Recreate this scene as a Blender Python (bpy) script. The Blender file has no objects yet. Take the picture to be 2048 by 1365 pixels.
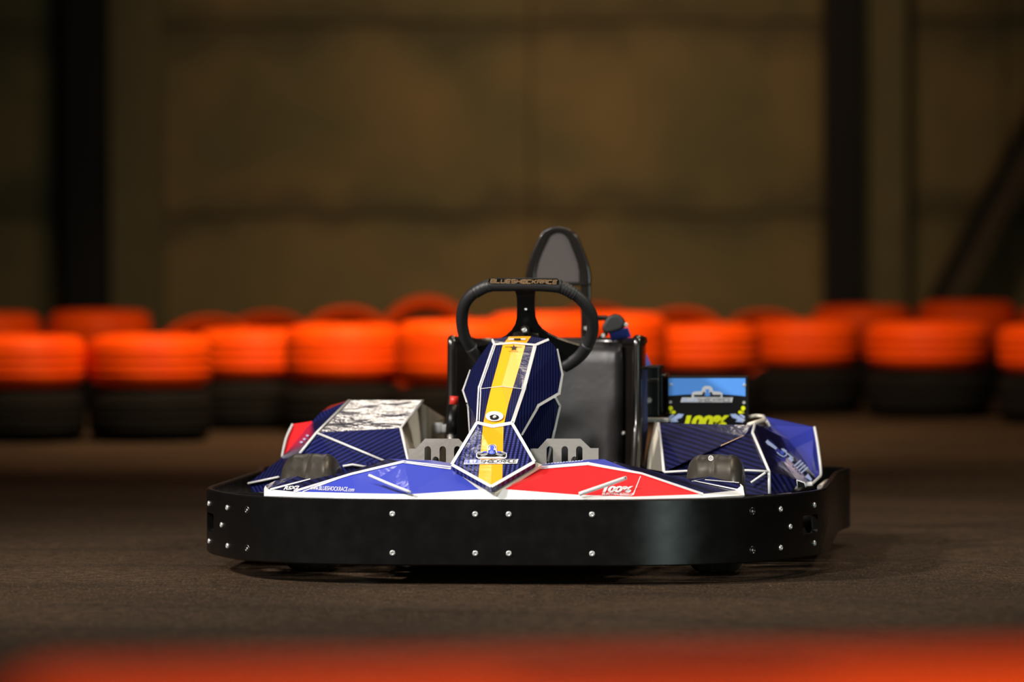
import bpy, bmesh, math, random
from mathutils import Vector, Matrix, Euler
random.seed(7)
SC = bpy.context.scene
COL = SC.collection
PI = math.pi

# ------------------------------------------------------------------ camera
F_PX = 9460.0
CAM_H = 0.754
PITCH = math.atan((682.5 - 460.0) / F_PX)
cam_data = bpy.data.cameras.new('camera')
cam = bpy.data.objects.new('camera', cam_data)
COL.objects.link(cam)
cam.location = (0, 0, CAM_H)
CAM_R = (Matrix.Rotation(PI / 2 - PITCH, 3, 'X') @ Matrix.Rotation(math.radians(-0.2), 3, 'Z'))
cam.rotation_euler = CAM_R.to_euler()
cam_data.sensor_width = 36
cam_data.lens = F_PX / 2048 * 36
cam_data.clip_start = 0.2
cam_data.clip_end = 100
cam_data.dof.use_dof = True
cam_data.dof.focus_distance = 10.3
cam_data.dof.aperture_fstop = 2.2
SC.camera = cam

# ------------------------------------------------------------------ world, lights, exposure
w = bpy.data.worlds.new('world')
SC.world = w
w.use_nodes = True
w.node_tree.nodes['Background'].inputs[0].default_value = (1.0, 0.8, 0.6, 1)
w.node_tree.nodes['Background'].inputs[1].default_value = 0.02
SC.view_settings.view_transform = 'Standard'
SC.view_settings.look = 'None'
SC.view_settings.gamma = 1
SC.view_settings.use_curve_mapping = False
SC.view_settings.exposure = -0.45


def area(name, loc, target, sx, sy, power, color, spread=180):
    l = bpy.data.lights.new(name, 'AREA')
    l.shape = 'RECTANGLE'
    l.size, l.size_y = sx, sy
    l.energy = power
    l.color = color
    l.spread = math.radians(spread)
    o = bpy.data.objects.new(name, l)
    COL.objects.link(o)
    o.location = loc
    d = Vector(target) - Vector(loc)
    o.rotation_euler = d.to_track_quat('-Z', 'Y').to_euler()
    return o


WARM = (1.0, 0.74, 0.46)
area('key_lamp', (-2.9, 4.2, 4.7), (0.0, 10.2, 0.2), 0.7, 0.7, 27, (1.0, 0.96, 0.92), 36)
area('key_lamp_left', (-5.2, 7.8, 4.2), (0.1, 10.4, 0.2), 0.5, 0.5, 44, (1.0, 0.92, 0.84), 40)
area('lamp_right', (4.6, 9.2, 4.4), (-0.3, 11.0, 0.3), 0.6, 0.6, 11, (1.0, 0.93, 0.82), 40)
area('hall_lamp_above', (0.6, 11.5, 5.6), (0.2, 10.8, 0), 2.4, 0.5, 12, (1.0, 0.86, 0.7), 60)
area('hall_lamp_barrier', (-0.2, 14.8, 4.6), (-0.2, 17.6, 0.2), 1.8, 0.5, 125, WARM, 72)
area('hall_lamp_floor', (2.4, 13.8, 5.4), (1.4, 13.6, 0), 1.8, 0.5, 40, WARM, 90)
area('hall_lamp_wall', (0.25, 19.6, 4.4), (0.3, 23.9, 1.0), 1.4, 0.4, 17, WARM, 62)
area('hall_lamp_back', (-0.60, 20.35, 5.0), (-0.5, 11.0, 0.3), 0.7, 0.22, 1.1, (1.0, 0.88, 0.74), 60)
area('hall_lamp_back_left', (-1.3, 18.7, 5.0), (-0.5, 11.0, 0.3), 0.3, 0.3, 0.6, (1.0, 0.88, 0.74), 60)
area('hall_lamp_back_right', (1.05, 16.9, 5.0), (0.2, 10.5, 0.3), 0.3, 0.25, 0.8, (1.0, 0.88, 0.74), 60)
area('hall_lamp_middle', (-0.86, 14.1, 5.0), (-0.2, 10.3, 0.3), 0.16, 0.3, 0.35, (1.0, 0.93, 0.84), 60)
area('bumper_sheen_light', (4.5, 0.8, 0.95), (0.4, 10.0, 0.1), 1.2, 1.7, 32, (0.80, 1.0, 0.92), 60)  # made-up greenish light, added for the sheen on the bumper
area('hall_lamp_foreground', (0.5, 2.6, 5.7), (0.4, 2.4, 0), 1.4, 0.5, 25, (1.0, 0.80, 0.58), 40)


# ------------------------------------------------------------------ materials
def nt(name):
    m = bpy.data.materials.new(name)
    m.use_nodes = True
    return m, m.node_tree, m.node_tree.nodes['Principled BSDF']


def pm(name, col, rough=0.4, metal=0.0, coat=0.0, bump=0.0, bscale=60.0, spec=0.5, var=0.0):
    m, t, b = nt(name)
    b.inputs['Base Color'].default_value = (*col, 1)
    b.inputs['Roughness'].default_value = rough
    b.inputs['Metallic'].default_value = metal
    b.inputs['Coat Weight'].default_value = coat
    b.inputs['Coat Roughness'].default_value = 0.06
    b.inputs['Specular IOR Level'].default_value = spec
    tc = t.nodes.new('ShaderNodeTexCoord')
    if bump or var:
        n = t.nodes.new('ShaderNodeTexNoise')
        n.inputs['Scale'].default_value = bscale
        n.inputs['Detail'].default_value = 5
        t.links.new(tc.outputs['Object'], n.inputs['Vector'])
    if bump:
        bp = t.nodes.new('ShaderNodeBump')
        bp.inputs['Strength'].default_value = bump
        bp.inputs['Distance'].default_value = 0.01
        t.links.new(n.outputs['Fac'], bp.inputs['Height'])
        t.links.new(bp.outputs['Normal'], b.inputs['Normal'])
        if coat:
            t.links.new(bp.outputs['Normal'], b.inputs['Coat Normal'])
    if var:
        r = t.nodes.new('ShaderNodeMapRange')
        r.inputs['From Min'].default_value = 0.3
        r.inputs['From Max'].default_value = 0.7
        r.inputs['To Min'].default_value = max(0.02, rough - var)
        r.inputs['To Max'].default_value = min(1, rough + var)
        t.links.new(n.outputs['Fac'], r.inputs['Value'])
        t.links.new(r.outputs[0], b.inputs['Roughness'])
    return m


def carbon(name, rot, scale, light=(0.015, 0.020, 0.115), dark=(0.005, 0.005, 0.026), weave=False):
    m, t, b = nt(name)
    tc = t.nodes.new('ShaderNodeTexCoord')
    mp = t.nodes.new('ShaderNodeMapping')
    mp.inputs['Rotation'].default_value = rot
    t.links.new(tc.outputs['Object'], mp.inputs['Vector'])
    wv = t.nodes.new('ShaderNodeTexWave')
    wv.bands_direction = 'X'
    wv.inputs['Scale'].default_value = scale
    wv.inputs['Distortion'].default_value = 0.0
    t.links.new(mp.outputs[0], wv.inputs['Vector'])
    fac = wv.outputs['Fac']
    if weave:
        w2 = t.nodes.new('ShaderNodeTexWave')
        w2.bands_direction = 'Z'
        w2.inputs['Scale'].default_value = scale * 2.2
        t.links.new(mp.outputs[0], w2.inputs['Vector'])
        mx = t.nodes.new('ShaderNodeMath')
        mx.operation = 'MULTIPLY'
        ad = t.nodes.new('ShaderNodeMath')
        ad.operation = 'MULTIPLY_ADD'
        ad.inputs[1].default_value = 0.6
        ad.inputs[2].default_value = 0.4
        t.links.new(w2.outputs['Fac'], ad.inputs[0])
        t.links.new(wv.outputs['Fac'], mx.inputs[0])
        t.links.new(ad.outputs[0], mx.inputs[1])
        fac = mx.outputs[0]
    cr = t.nodes.new('ShaderNodeValToRGB')
    cr.color_ramp.elements[0].color = (*dark, 1)
    cr.color_ramp.elements[1].color = (*light, 1)
    cr.color_ramp.elements[0].position = 0.15
    cr.color_ramp.elements[1].position = 0.9
    t.links.new(fac, cr.inputs[0])
    t.links.new(cr.outputs[0], b.inputs['Base Color'])
    b.inputs['Roughness'].default_value = 0.32
    b.inputs['Specular IOR Level'].default_value = 0.08
    b.inputs['Coat Weight'].default_value = 0.55
    b.inputs['Coat Roughness'].default_value = 0.08
    n = t.nodes.new('ShaderNodeTexNoise')
    n.inputs['Scale'].default_value = 45
    n.inputs['Detail'].default_value = 6
    t.links.new(tc.outputs['Object'], n.inputs['Vector'])
    bp = t.nodes.new('ShaderNodeBump')
    bp.inputs['Strength'].default_value = 0.05
    bp.inputs['Distance'].default_value = 0.01
    t.links.new(n.outputs['Fac'], bp.inputs['Height'])
    t.links.new(bp.outputs['Normal'], b.inputs['Normal'])
    t.links.new(bp.outputs['Normal'], b.inputs['Coat Normal'])
    return m


M = {}
M['white'] = pm('white gloss plastic', (0.60, 0.60, 0.595), 0.3, coat=0.2)
M['cream'] = pm('cream moulded plastic', (0.66, 0.61, 0.50), 0.45, bump=0.05, bscale=30)
M['blue'] = pm('blue vinyl', (0.040, 0.058, 0.40), 0.32, coat=0.4, bump=0.13, bscale=9, spec=0.2)
M['blue_shaded'] = pm('shaded blue vinyl', (0.020, 0.030, 0.27), 0.3, coat=0.35, bump=0.1, bscale=9, spec=0.2)  # blue vinyl of the fin, darkened in its colour to give shade
M['red'] = pm('red vinyl', (0.80, 0.018, 0.022), 0.32, coat=0.35, bump=0.15, bscale=13, spec=0.2)
M['yellow'] = pm('yellow vinyl', (0.80, 0.36, 0.012), 0.25, coat=0.3, bump=0.02)
M['carbon_diag'] = carbon('navy carbon weave diagonal', (0, math.radians(-62), 0), 36)
M['carbon_diag_shaded'] = carbon('navy carbon weave shaded', (0, math.radians(75), 0), 36, light=(0.010, 0.012, 0.062), dark=(0.004, 0.004, 0.018))  # weave colours darkened to put in the weaker light on the right pod
M['carbon_steep'] = carbon('navy carbon weave steep', (0, math.radians(30), 0), 34)
M['carbon_nose'] = carbon('navy carbon weave lengthwise', (0, math.radians(4), 0), 62, light=(0.012, 0.016, 0.085), dark=(0.004, 0.004, 0.020))
M['carbon_weave'] = carbon('navy carbon weave plaited', (0, 0, 0), 33, light=(0.05, 0.06, 0.27), weave=True)
M['navy_dark'] = pm('dark navy vinyl', (0.008, 0.007, 0.03), 0.15, coat=0.6, bump=0.35, bscale=13)
M['bumper'] = pm('black bumper plastic', (0.0035, 0.0032, 0.003), 0.29, bump=0.01, bscale=25, var=0.05, spec=0.25)
M['black'] = pm('black satin plastic', (0.005, 0.005, 0.005), 0.34, spec=0.25)
M['black_gloss'] = pm('black gloss plastic', (0.009, 0.0065, 0.005), 0.28, coat=0.6, bump=0.03, bscale=20)
M['rubber_grip'] = pm('black rubber grip', (0.012, 0.012, 0.012), 0.5, bump=0.05, bscale=300)
M['leather'] = pm('charcoal seat leather', (0.018, 0.017, 0.0175), 0.40, bump=0.2, bscale=9)
M['foam'] = pm('grey pad fabric', (0.072, 0.060, 0.057), 0.75, bump=0.1, bscale=200)
M['steel'] = pm('brushed steel', (0.46, 0.43, 0.40), 0.42, metal=0.75, bump=0.04, bscale=120)
M['bolt'] = pm('zinc bolt', (0.62, 0.63, 0.62), 0.25, metal=0.55)
M['tyre_slick'] = pm('worn slick rubber', (0.030, 0.026, 0.021), 0.34, spec=0.45, bump=0.05, bscale=35, var=0.12)
M['belt'] = pm('blue seat belt webbing', (0.06, 0.09, 0.50), 0.6, bump=0.2, bscale=400)
M['belt_dark'] = pm('navy seat belt webbing', (0.008, 0.014, 0.09), 0.6, bump=0.2, bscale=400)
M['sky_blue'] = pm('sky blue print', (0.09, 0.30, 0.82), 0.35)
M['acid'] = pm('acid yellow print', (0.75, 0.80, 0.0), 0.35)
M['print_blue'] = pm('blue print', (0.06, 0.10, 0.62), 0.35)
M['print_black'] = pm('black print', (0.006, 0.006, 0.007), 0.4, spec=0.3)
M['print_white'] = pm('white print', (0.66, 0.66, 0.68), 0.35)
M['print_tan'] = pm('bronze print and highlight', (0.72, 0.46, 0.24), 0.35)  # bronze lettering ink, also colours the painted crease highlight
M['print_ice'] = pm('ice blue print', (0.42, 0.52, 0.85), 0.35)
M['lever_red'] = pm('red lever tip', (0.62, 0.03, 0.02), 0.4)


def worn(name, c1, c2, rough, scale, stretch=(1, 1, 1), bump=0.2, spec=0.5):
    m, t, b = nt(name)
    b.inputs['Specular IOR Level'].default_value = spec
    tc = t.nodes.new('ShaderNodeTexCoord')
    mp = t.nodes.new('ShaderNodeMapping')
    mp.inputs['Scale'].default_value = stretch
    t.links.new(tc.outputs['Object'], mp.inputs[0])
    n = t.nodes.new('ShaderNodeTexNoise')
    n.inputs['Scale'].default_value = scale
    n.inputs['Detail'].default_value = 8
    t.links.new(mp.outputs[0], n.inputs[0])
    cr = t.nodes.new('ShaderNodeValToRGB')
    cr.color_ramp.elements[0].position = 0.3
    cr.color_ramp.elements[1].position = 0.7
    cr.color_ramp.elements[0].color = (*c1, 1)
    cr.color_ramp.elements[1].color = (*c2, 1)
    t.links.new(n.outputs['Fac'], cr.inputs[0])
    t.links.new(cr.outputs[0], b.inputs['Base Color'])
    b.inputs['Roughness'].default_value = rough
    bp = t.nodes.new('ShaderNodeBump')
    bp.inputs['Strength'].default_value = bump
    bp.inputs['Distance'].default_value = 0.01
    t.links.new(n.outputs['Fac'], bp.inputs['Height'])
    t.links.new(bp.outputs[0], b.inputs['Normal'])
    return m


M['orange'] = worn('orange painted rubber', (0.84, 0.058, 0.0008), (0.92, 0.082, 0.001), 0.55, 9, spec=0.12)
M['tyre_black'] = worn('dusty black rubber', (0.003, 0.0024, 0.0018), (0.006, 0.0046, 0.0034), 0.9, 9, spec=0.15)
M['column'] = worn('dark brown painted steel', (0.005, 0.003, 0.002), (0.011, 0.006, 0.004), 0.8, 4)
M['pilaster'] = worn('pale concrete pilaster', (0.15, 0.115, 0.052), (0.20, 0.155, 0.072), 0.85, 3)
M['brace'] = worn('rusty brown steel brace', (0.07, 0.042, 0.02), (0.11, 0.066, 0.032), 0.7, 5)


def floor_material():
    m, t, b = nt('dusty dark concrete floor')
    N = t.nodes.new
    L = t.links.new
    tc = N('ShaderNodeTexCoord')

    def noise(scale, detail=6, st=(1, 1, 1), dist=0.0):
        mp = N('ShaderNodeMapping')
        mp.inputs['Scale'].default_value = st
        L(tc.outputs['Object'], mp.inputs[0])
        n = N('ShaderNodeTexNoise')
        n.inputs['Scale'].default_value = scale
        n.inputs['Detail'].default_value = detail
        n.inputs['Distortion'].default_value = dist
        L(mp.outputs[0], n.inputs[0])
        return n.outputs['Fac']

    def ramp(f, p0, p1, c0, c1):
        r = N('ShaderNodeValToRGB')
        r.color_ramp.elements[0].position = p0
        r.color_ramp.elements[1].position = p1
        r.color_ramp.elements[0].color = (*c0, 1)
        r.color_ramp.elements[1].color = (*c1, 1)
        L(f, r.inputs[0])
        return r.outputs[0]

    def mix(f, a, c, mode='MIX'):
        x = N('ShaderNodeMix')
        x.data_type = 'RGBA'
        x.blend_type = mode
        if isinstance(f, float):
            x.inputs['Factor'].default_value = f
        else:
            L(f, x.inputs['Factor'])
        L(a, x.inputs[6])
        if isinstance(c, tuple):
            x.inputs[7].default_value = (*c, 1)
        else:
            L(c, x.inputs[7])
        return x.outputs[2]

    base = ramp(noise(0.9, 6, dist=0.6), 0.35, 0.68, (0.024, 0.0145, 0.0082), (0.048, 0.0305, 0.0182))
    fine = ramp(noise(34, 9), 0.3, 0.7, (0.45, 0.45, 0.43), (1.55, 1.5, 1.45))
    c = mix(1.0, base, fine, 'MULTIPLY')
    grit = ramp(noise(170, 2), 0.60, 0.68, (0, 0, 0), (1, 1, 1))
    c = mix(grit, c, (0.17, 0.12, 0.075))
    # curved rubber marks left by tyres
    mp = N('ShaderNodeMapping')
    mp.inputs['Location'].default_value = (0.9, -7.5, 0)
    L(tc.outputs['Object'], mp.inputs[0])
    wv = N('ShaderNodeTexWave')
    wv.wave_type = 'RINGS'
    wv.rings_direction = 'Z'
    wv.inputs['Scale'].default_value = 0.55
    wv.inputs['Distortion'].default_value = 3.0
    wv.inputs['Detail'].default_value = 2
    wv.inputs['Detail Scale'].default_value = 0.6
    L(mp.outputs[0], wv.inputs[0])
    marks = ramp(wv.outputs['Fac'], 0.86, 0.97, (0, 0, 0), (0.22, 0.22, 0.22))
    c = mix(marks, c, (0.012, 0.009, 0.007))
    spots = ramp(noise(7, 3), 0.68, 0.74, (0, 0, 0), (0.6, 0.6, 0.6))
    c = mix(spots, c, (0.05, 0.036, 0.026))
    dots = ramp(noise(55, 3), 0.70, 0.74, (0, 0, 0), (0.8, 0.8, 0.8))
    c = mix(dots, c, (0.006, 0.004, 0.003))
    L(c, b.inputs['Base Color'])
    rr = ramp(noise(5, 5), 0.3, 0.7, (0.60, 0.60, 0.60), (0.85, 0.85, 0.85))
    L(rr, b.inputs['Roughness'])
    b.inputs['Specular IOR Level'].default_value = 0.10
    bp = N('ShaderNodeBump')
    bp.inputs['Strength'].default_value = 0.8
    bp.inputs['Distance'].default_value = 0.005
    L(noise(120, 6), bp.inputs['Height'])
    L(bp.outputs[0], b.inputs['Normal'])
    return m


def wall_material():
    m, t, b = nt('stained concrete panel wall')
    N = t.nodes.new
    L = t.links.new
    tc = N('ShaderNodeTexCoord')
    n = N('ShaderNodeTexNoise')
    n.inputs['Scale'].default_value = 1.6
    n.inputs['Detail'].default_value = 6
    n.inputs['Distortion'].default_value = 0.5
    L(tc.outputs['Object'], n.inputs[0])
    r = N('ShaderNodeValToRGB')
    r.color_ramp.elements[0].position = 0.35
    r.color_ramp.elements[1].position = 0.68
    r.color_ramp.elements[0].color = (0.175, 0.140, 0.060, 1)
    r.color_ramp.elements[1].color = (0.285, 0.185, 0.075, 1)
    L(n.outputs['Fac'], r.inputs[0])
    # dirt streaks that gather along the horizontal panel joints (z = 0.83 and 1.82)
    sx = N('ShaderNodeSeparateXYZ')
    L(tc.outputs['Object'], sx.inputs[0])
    n2 = N('ShaderNodeTexNoise')
    n2.inputs['Scale'].default_value = 2.6
    n2.inputs['Detail'].default_value = 4
    L(tc.outputs['Object'], n2.inputs[0])
    prev = None
    for z0, wid in ((0.84, 0.15), (1.80, 0.17)):
        s = N('ShaderNodeMath'); s.operation = 'SUBTRACT'
        L(sx.outputs['Z'], s.inputs[0]); s.inputs[1].default_value = z0
        j = N('ShaderNodeMath'); j.operation = 'MULTIPLY_ADD'
        L(n2.outputs['Fac'], j.inputs[0]); j.inputs[1].default_value = -0.5; L(s.outputs[0], j.inputs[2])
        j2 = N('ShaderNodeMath'); j2.operation = 'ADD'
        L(j.outputs[0], j2.inputs[0]); j2.inputs[1].default_value = 0.25
        a = N('ShaderNodeMath'); a.operation = 'ABSOLUTE'
        L(j2.outputs[0], a.inputs[0])
        q = N('ShaderNodeMapRange')
        q.inputs['From Min'].default_value = 0.0
        q.inputs['From Max'].default_value = wid
        q.inputs['To Min'].default_value = 0.7
        q.inputs['To Max'].default_value = 0.0
        L(a.outputs[0], q.inputs['Value'])
        if prev is None:
            prev = q.outputs[0]
        else:
            mx = N('ShaderNodeMath'); mx.operation = 'MAXIMUM'
            L(prev, mx.inputs[0]); L(q.outputs[0], mx.inputs[1]); prev = mx.outputs[0]
    x = N('ShaderNodeMix'); x.data_type = 'RGBA'
    L(prev, x.inputs['Factor']); L(r.outputs[0], x.inputs[6])
    x.inputs[7].default_value = (0.085, 0.065, 0.035, 1)
    L(x.outputs[2], b.inputs['Base Color'])
    b.inputs['Roughness'].default_value = 0.85
    return m


M['floor'] = floor_material()
M['wall'] = wall_material()
M['ceiling'] = pm('dark ceiling sheet', (0.05, 0.045, 0.04), 0.8)
M['hall'] = worn('dim hall wall', (0.08, 0.06, 0.04), (0.12, 0.09, 0.06), 0.9, 2)


# ------------------------------------------------------------------ mesh helpers
def link(name, me, mats, parent=None, loc=None):
    o = bpy.data.objects.new(name, me)
    for m in (mats if isinstance(mats, (list, tuple)) else [mats]):
        me.materials.append(M[m] if isinstance(m, str) else m)
    COL.objects.link(o)
    if parent is not None:
        o.parent = parent
    if loc is not None:
        o.location = loc
    return o


def mesh(name, verts, faces, mats, parent=None, fm=None, smooth=False, solid=0.0, bevel=0.0, off=-1, seg=2, angle=40, cam_side=False):
    if cam_side:
        eye = KI @ Vector((0, 0, CAM_H))
        out, fm2 = [], []
        for f in faces:
            P = [Vector(verts[i]) for i in f]
            nn = Vector((0, 0, 0))
            for a_, b_ in zip(P, P[1:] + P[:1]):
                nn += a_.cross(b_)
            c_ = sum(P, Vector((0, 0, 0))) / len(P)
            fan = [(f[0], f[i], f[i + 1]) for i in range(1, len(f) - 1)]
            out += [t if nn.dot(eye - c_) > 0 else (t[0], t[2], t[1]) for t in fan]
            if fm:
                fm2 += [fm[faces.index(f)]] * len(fan)
        faces, fm = out, (fm2 if fm else None)
    me = bpy.data.meshes.new(name)
    me.from_pydata([tuple(v) for v in verts], [], faces)
    if fm:
        for p, i in zip(me.polygons, fm):
            p.material_index = i
    o = link(name, me, mats, parent)
    if smooth:
        for p in me.polygons:
            p.use_smooth = True
    if solid:
        s = o.modifiers.new('thickness', 'SOLIDIFY')
        s.thickness = solid
        s.offset = off
        s.use_even_offset = True
    if bevel:
        bv = o.modifiers.new('edges', 'BEVEL')
        bv.width = bevel
        bv.segments = seg
        bv.limit_method = 'ANGLE'
        bv.angle_limit = math.radians(angle)
        for p in me.polygons:
            p.use_smooth = True
        wn = o.modifiers.new('normals', 'WEIGHTED_NORMAL')
        wn.keep_sharp = True
    return o


def fix_normals(o, toward=None):
    bm = bmesh.new()
    bm.from_mesh(o.data)
    bmesh.ops.recalc_face_normals(bm, faces=bm.faces)
    bm.to_mesh(o.data)
    bm.free()
    return o


def box_data(x0, x1, y0, y1, z0, z1):
    v = [(x, y, z) for x in (x0, x1) for y in (y0, y1) for z in (z0, z1)]
    f = [(0, 1, 3, 2), (4, 6, 7, 5), (0, 4, 5, 1), (2, 3, 7, 6), (0, 2, 6, 4), (1, 5, 7, 3)]
    return v, f


def box(name, x0, x1, y0, y1, z0, z1, mat, parent=None, bevel=0.0):
    v, f = box_data(x0, x1, y0, y1, z0, z1)
    return mesh(name, v, f, mat, parent, bevel=bevel)


def boxes(name, lst, mat, parent=None, bevel=0.0):
    V, Fc = [], []
    for b in lst:
        v, f = box_data(*b)
        k = len(V)
        V += v
        Fc += [tuple(i + k for i in q) for q in f]
    return mesh(name, V, Fc, mat, parent, bevel=bevel)


def catmull(pts, n=6, closed=False):
    P = [Vector(p) for p in pts]
    out = []
    m = len(P)
    rng = range(m if closed else m - 1)
    for i in rng:
        p0 = P[(i - 1) % m] if (closed or i > 0) else P[0]
        p1, p2 = P[i], P[(i + 1) % m]
        p3 = P[(i + 2) % m] if (closed or i + 2 < m) else P[-1]
        for k in range(n):
            t = k / n
            out.append(0.5 * ((2 * p1) + (p2 - p0) * t + (2 * p0 - 5 * p1 + 4 * p2 - p3) * t * t + (-p0 + 3 * p1 - 3 * p2 + p3) * t ** 3))
    if not closed:
        out.append(P[-1])
    return out


def tube_data(pts, r, seg=10, closed=False, flat=1.0, up=None):
    P = [Vector(p) for p in pts]
    n = len(P)
    V, Fc = [], []
    prev = None
    for i in range(n):
        if closed:
            t = (P[(i + 1) % n] - P[i - 1]).normalized()
        else:
            t = (P[min(i + 1, n - 1)] - P[max(i - 1, 0)]).normalized()
        if up is not None:
            a = Vector(up)
        else:
            a = prev if prev is not None else (Vector((0, 0, 1)) if abs(t.z) < 0.9 else Vector((0, 1, 0)))
        u = (a - t * a.dot(t)).normalized()
        prev = u
        v = t.cross(u)
        rr = r[i] if isinstance(r, (list, tuple)) else r
        for k in range(seg):
            q = 2 * PI * k / seg
            V.append(P[i] + u * math.cos(q) * rr * flat + v * math.sin(q) * rr)
    for i in range(n if closed else n - 1):
        for k in range(seg):
            a, b = i * seg + k, i * seg + (k + 1) % seg
            c, d = ((i + 1) % n) * seg + (k + 1) % seg, ((i + 1) % n) * seg + k
            Fc.append((a, b, c, d))
    if not closed:
        Fc.append(tuple(range(seg - 1, -1, -1)))
        Fc.append(tuple((n - 1) * seg + k for k in range(seg)))
    return V, Fc


def tube(name, pts, r, mat, parent=None, seg=10, closed=False, flat=1.0, up=None):
    V, Fc = tube_data(pts, r, seg, closed, flat, up)
    o = mesh(name, V, Fc, mat, parent, smooth=True)
    if not closed:
        for p in o.data.polygons[-2:]:
            p.use_smooth = False
    return fix_normals(o)


def tubes(name, paths, r, mat, parent=None, seg=8, closed=False, flat=1.0):
    V, Fc = [], []
    for p in paths:
        v, f = tube_data(p, r, seg, closed, flat)
        k = len(V)
        V += v
        Fc += [tuple(i + k for i in q) for q in f]
    return fix_normals(mesh(name, V, Fc, mat, parent, smooth=True))


def lathe_data(profile, seg=48, axis='Z'):
    V, Fc = [], []
    n = len(profile)
    for k in range(seg):
        a = 2 * PI * k / seg
        for r, h in profile:
            if axis == 'Z':
                V.append((r * math.cos(a), r * math.sin(a), h))
            else:
                V.append((h, r * math.cos(a), r * math.sin(a)))
    for k in range(seg):
        k2 = (k + 1) % seg
        for j in range(n - 1):
            Fc.append((k * n + j, k2 * n + j, k2 * n + j + 1, k * n + j + 1))
    return V, Fc


# ------------------------------------------------------------------ kart frame and pixel rays
YAW = math.radians(6.0)
KX, KY = (982.5 - 1024) / 946.0, 10.0
kart = bpy.data.objects.new('go_kart', None)
COL.objects.link(kart)
kart.location = (KX, KY, 0)
kart.rotation_euler = (0, 0, -YAW)
kart['label'] = 'navy, blue, red and yellow electric go-kart inside a wide black bumper ring'
kart['category'] = 'go-kart'
KM = Matrix.Translation((KX, KY, 0)) @ Matrix.Rotation(-YAW, 4, 'Z')
KI = KM.inverted()


def ray(px, py):
    d = CAM_R @ Vector(((px - 1024) / F_PX, -(py - 682.5) / F_PX, -1))
    o = KI @ Vector((0, 0, CAM_H))
    return o, (KI.to_3x3() @ d).normalized()


def K(px, py, yk):
    """point of the kart that the photograph shows at (px, py), yk metres behind the front of the bumper"""
    o, d = ray(px, py)
    return o + d * ((yk - o.y) / d.y)


def KK(lst):
    return [K(*p) for p in lst]


def onto(px, py, tris, off=0.0012):
    o, d = ray(px, py)
    best = None
    for a, b, c in tris:
        n = (b - a).cross(c - a)
        if n.length < 1e-12:
            continue
        n.normalize()
        dn = d.dot(n)
        if abs(dn) < 1e-6:
            continue
        t = (a - o).dot(n) / dn
        p = o + d * t
        # barycentric test with slack; least violation wins
        v0, v1, v2 = b - a, c - a, p - a
        d00, d01, d11, d20, d21 = v0.dot(v0), v0.dot(v1), v1.dot(v1), v2.dot(v0), v2.dot(v1)
        den = d00 * d11 - d01 * d01
        v = (d11 * d20 - d01 * d21) / den
        ww = (d00 * d21 - d01 * d20) / den
        viol = max(0, -v, -ww, v + ww - 1)
        if dn > 0:
            n = -n
        if best is None or viol < best[0] - 1e-9:
            best = (viol, p + n * off)
    return best[1]


def proj(p):
    q = CAM_R.transposed() @ ((KM @ Vector(p)) - Vector((0, 0, CAM_H)))
    return (1024 + F_PX * q.x / -q.z, 682.5 - F_PX * q.y / -q.z)


def area2(P):
    return sum(a[0] * b[1] - b[0] * a[1] for a, b in zip(P, P[1:] + P[:1]))


def clip(P, T):
    out = list(P)
    for i in range(3):
        a, b = T[i], T[(i + 1) % 3]
        src, out = out, []
        if not src:
            break

        def side(p):
            return (b[0] - a[0]) * (p[1] - a[1]) - (b[1] - a[1]) * (p[0] - a[0])
        for p, q in zip(src, src[1:] + src[:1]):
            sp, sq = side(p), side(q)
            if sp >= 0:
                out.append(p)
            if (sp > 0 > sq) or (sp < 0 < sq):
                t = sp / (sp - sq)
                out.append((p[0] + (q[0] - p[0]) * t, p[1] + (q[1] - p[1]) * t))
    return out


def tri_list(verts, faces):
    T = []
    for f in faces:
        for i in range(1, len(f) - 1):
            T.append((Vector(verts[f[0]]), Vector(verts[f[i]]), Vector(verts[f[i + 1]])))
    return T


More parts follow.
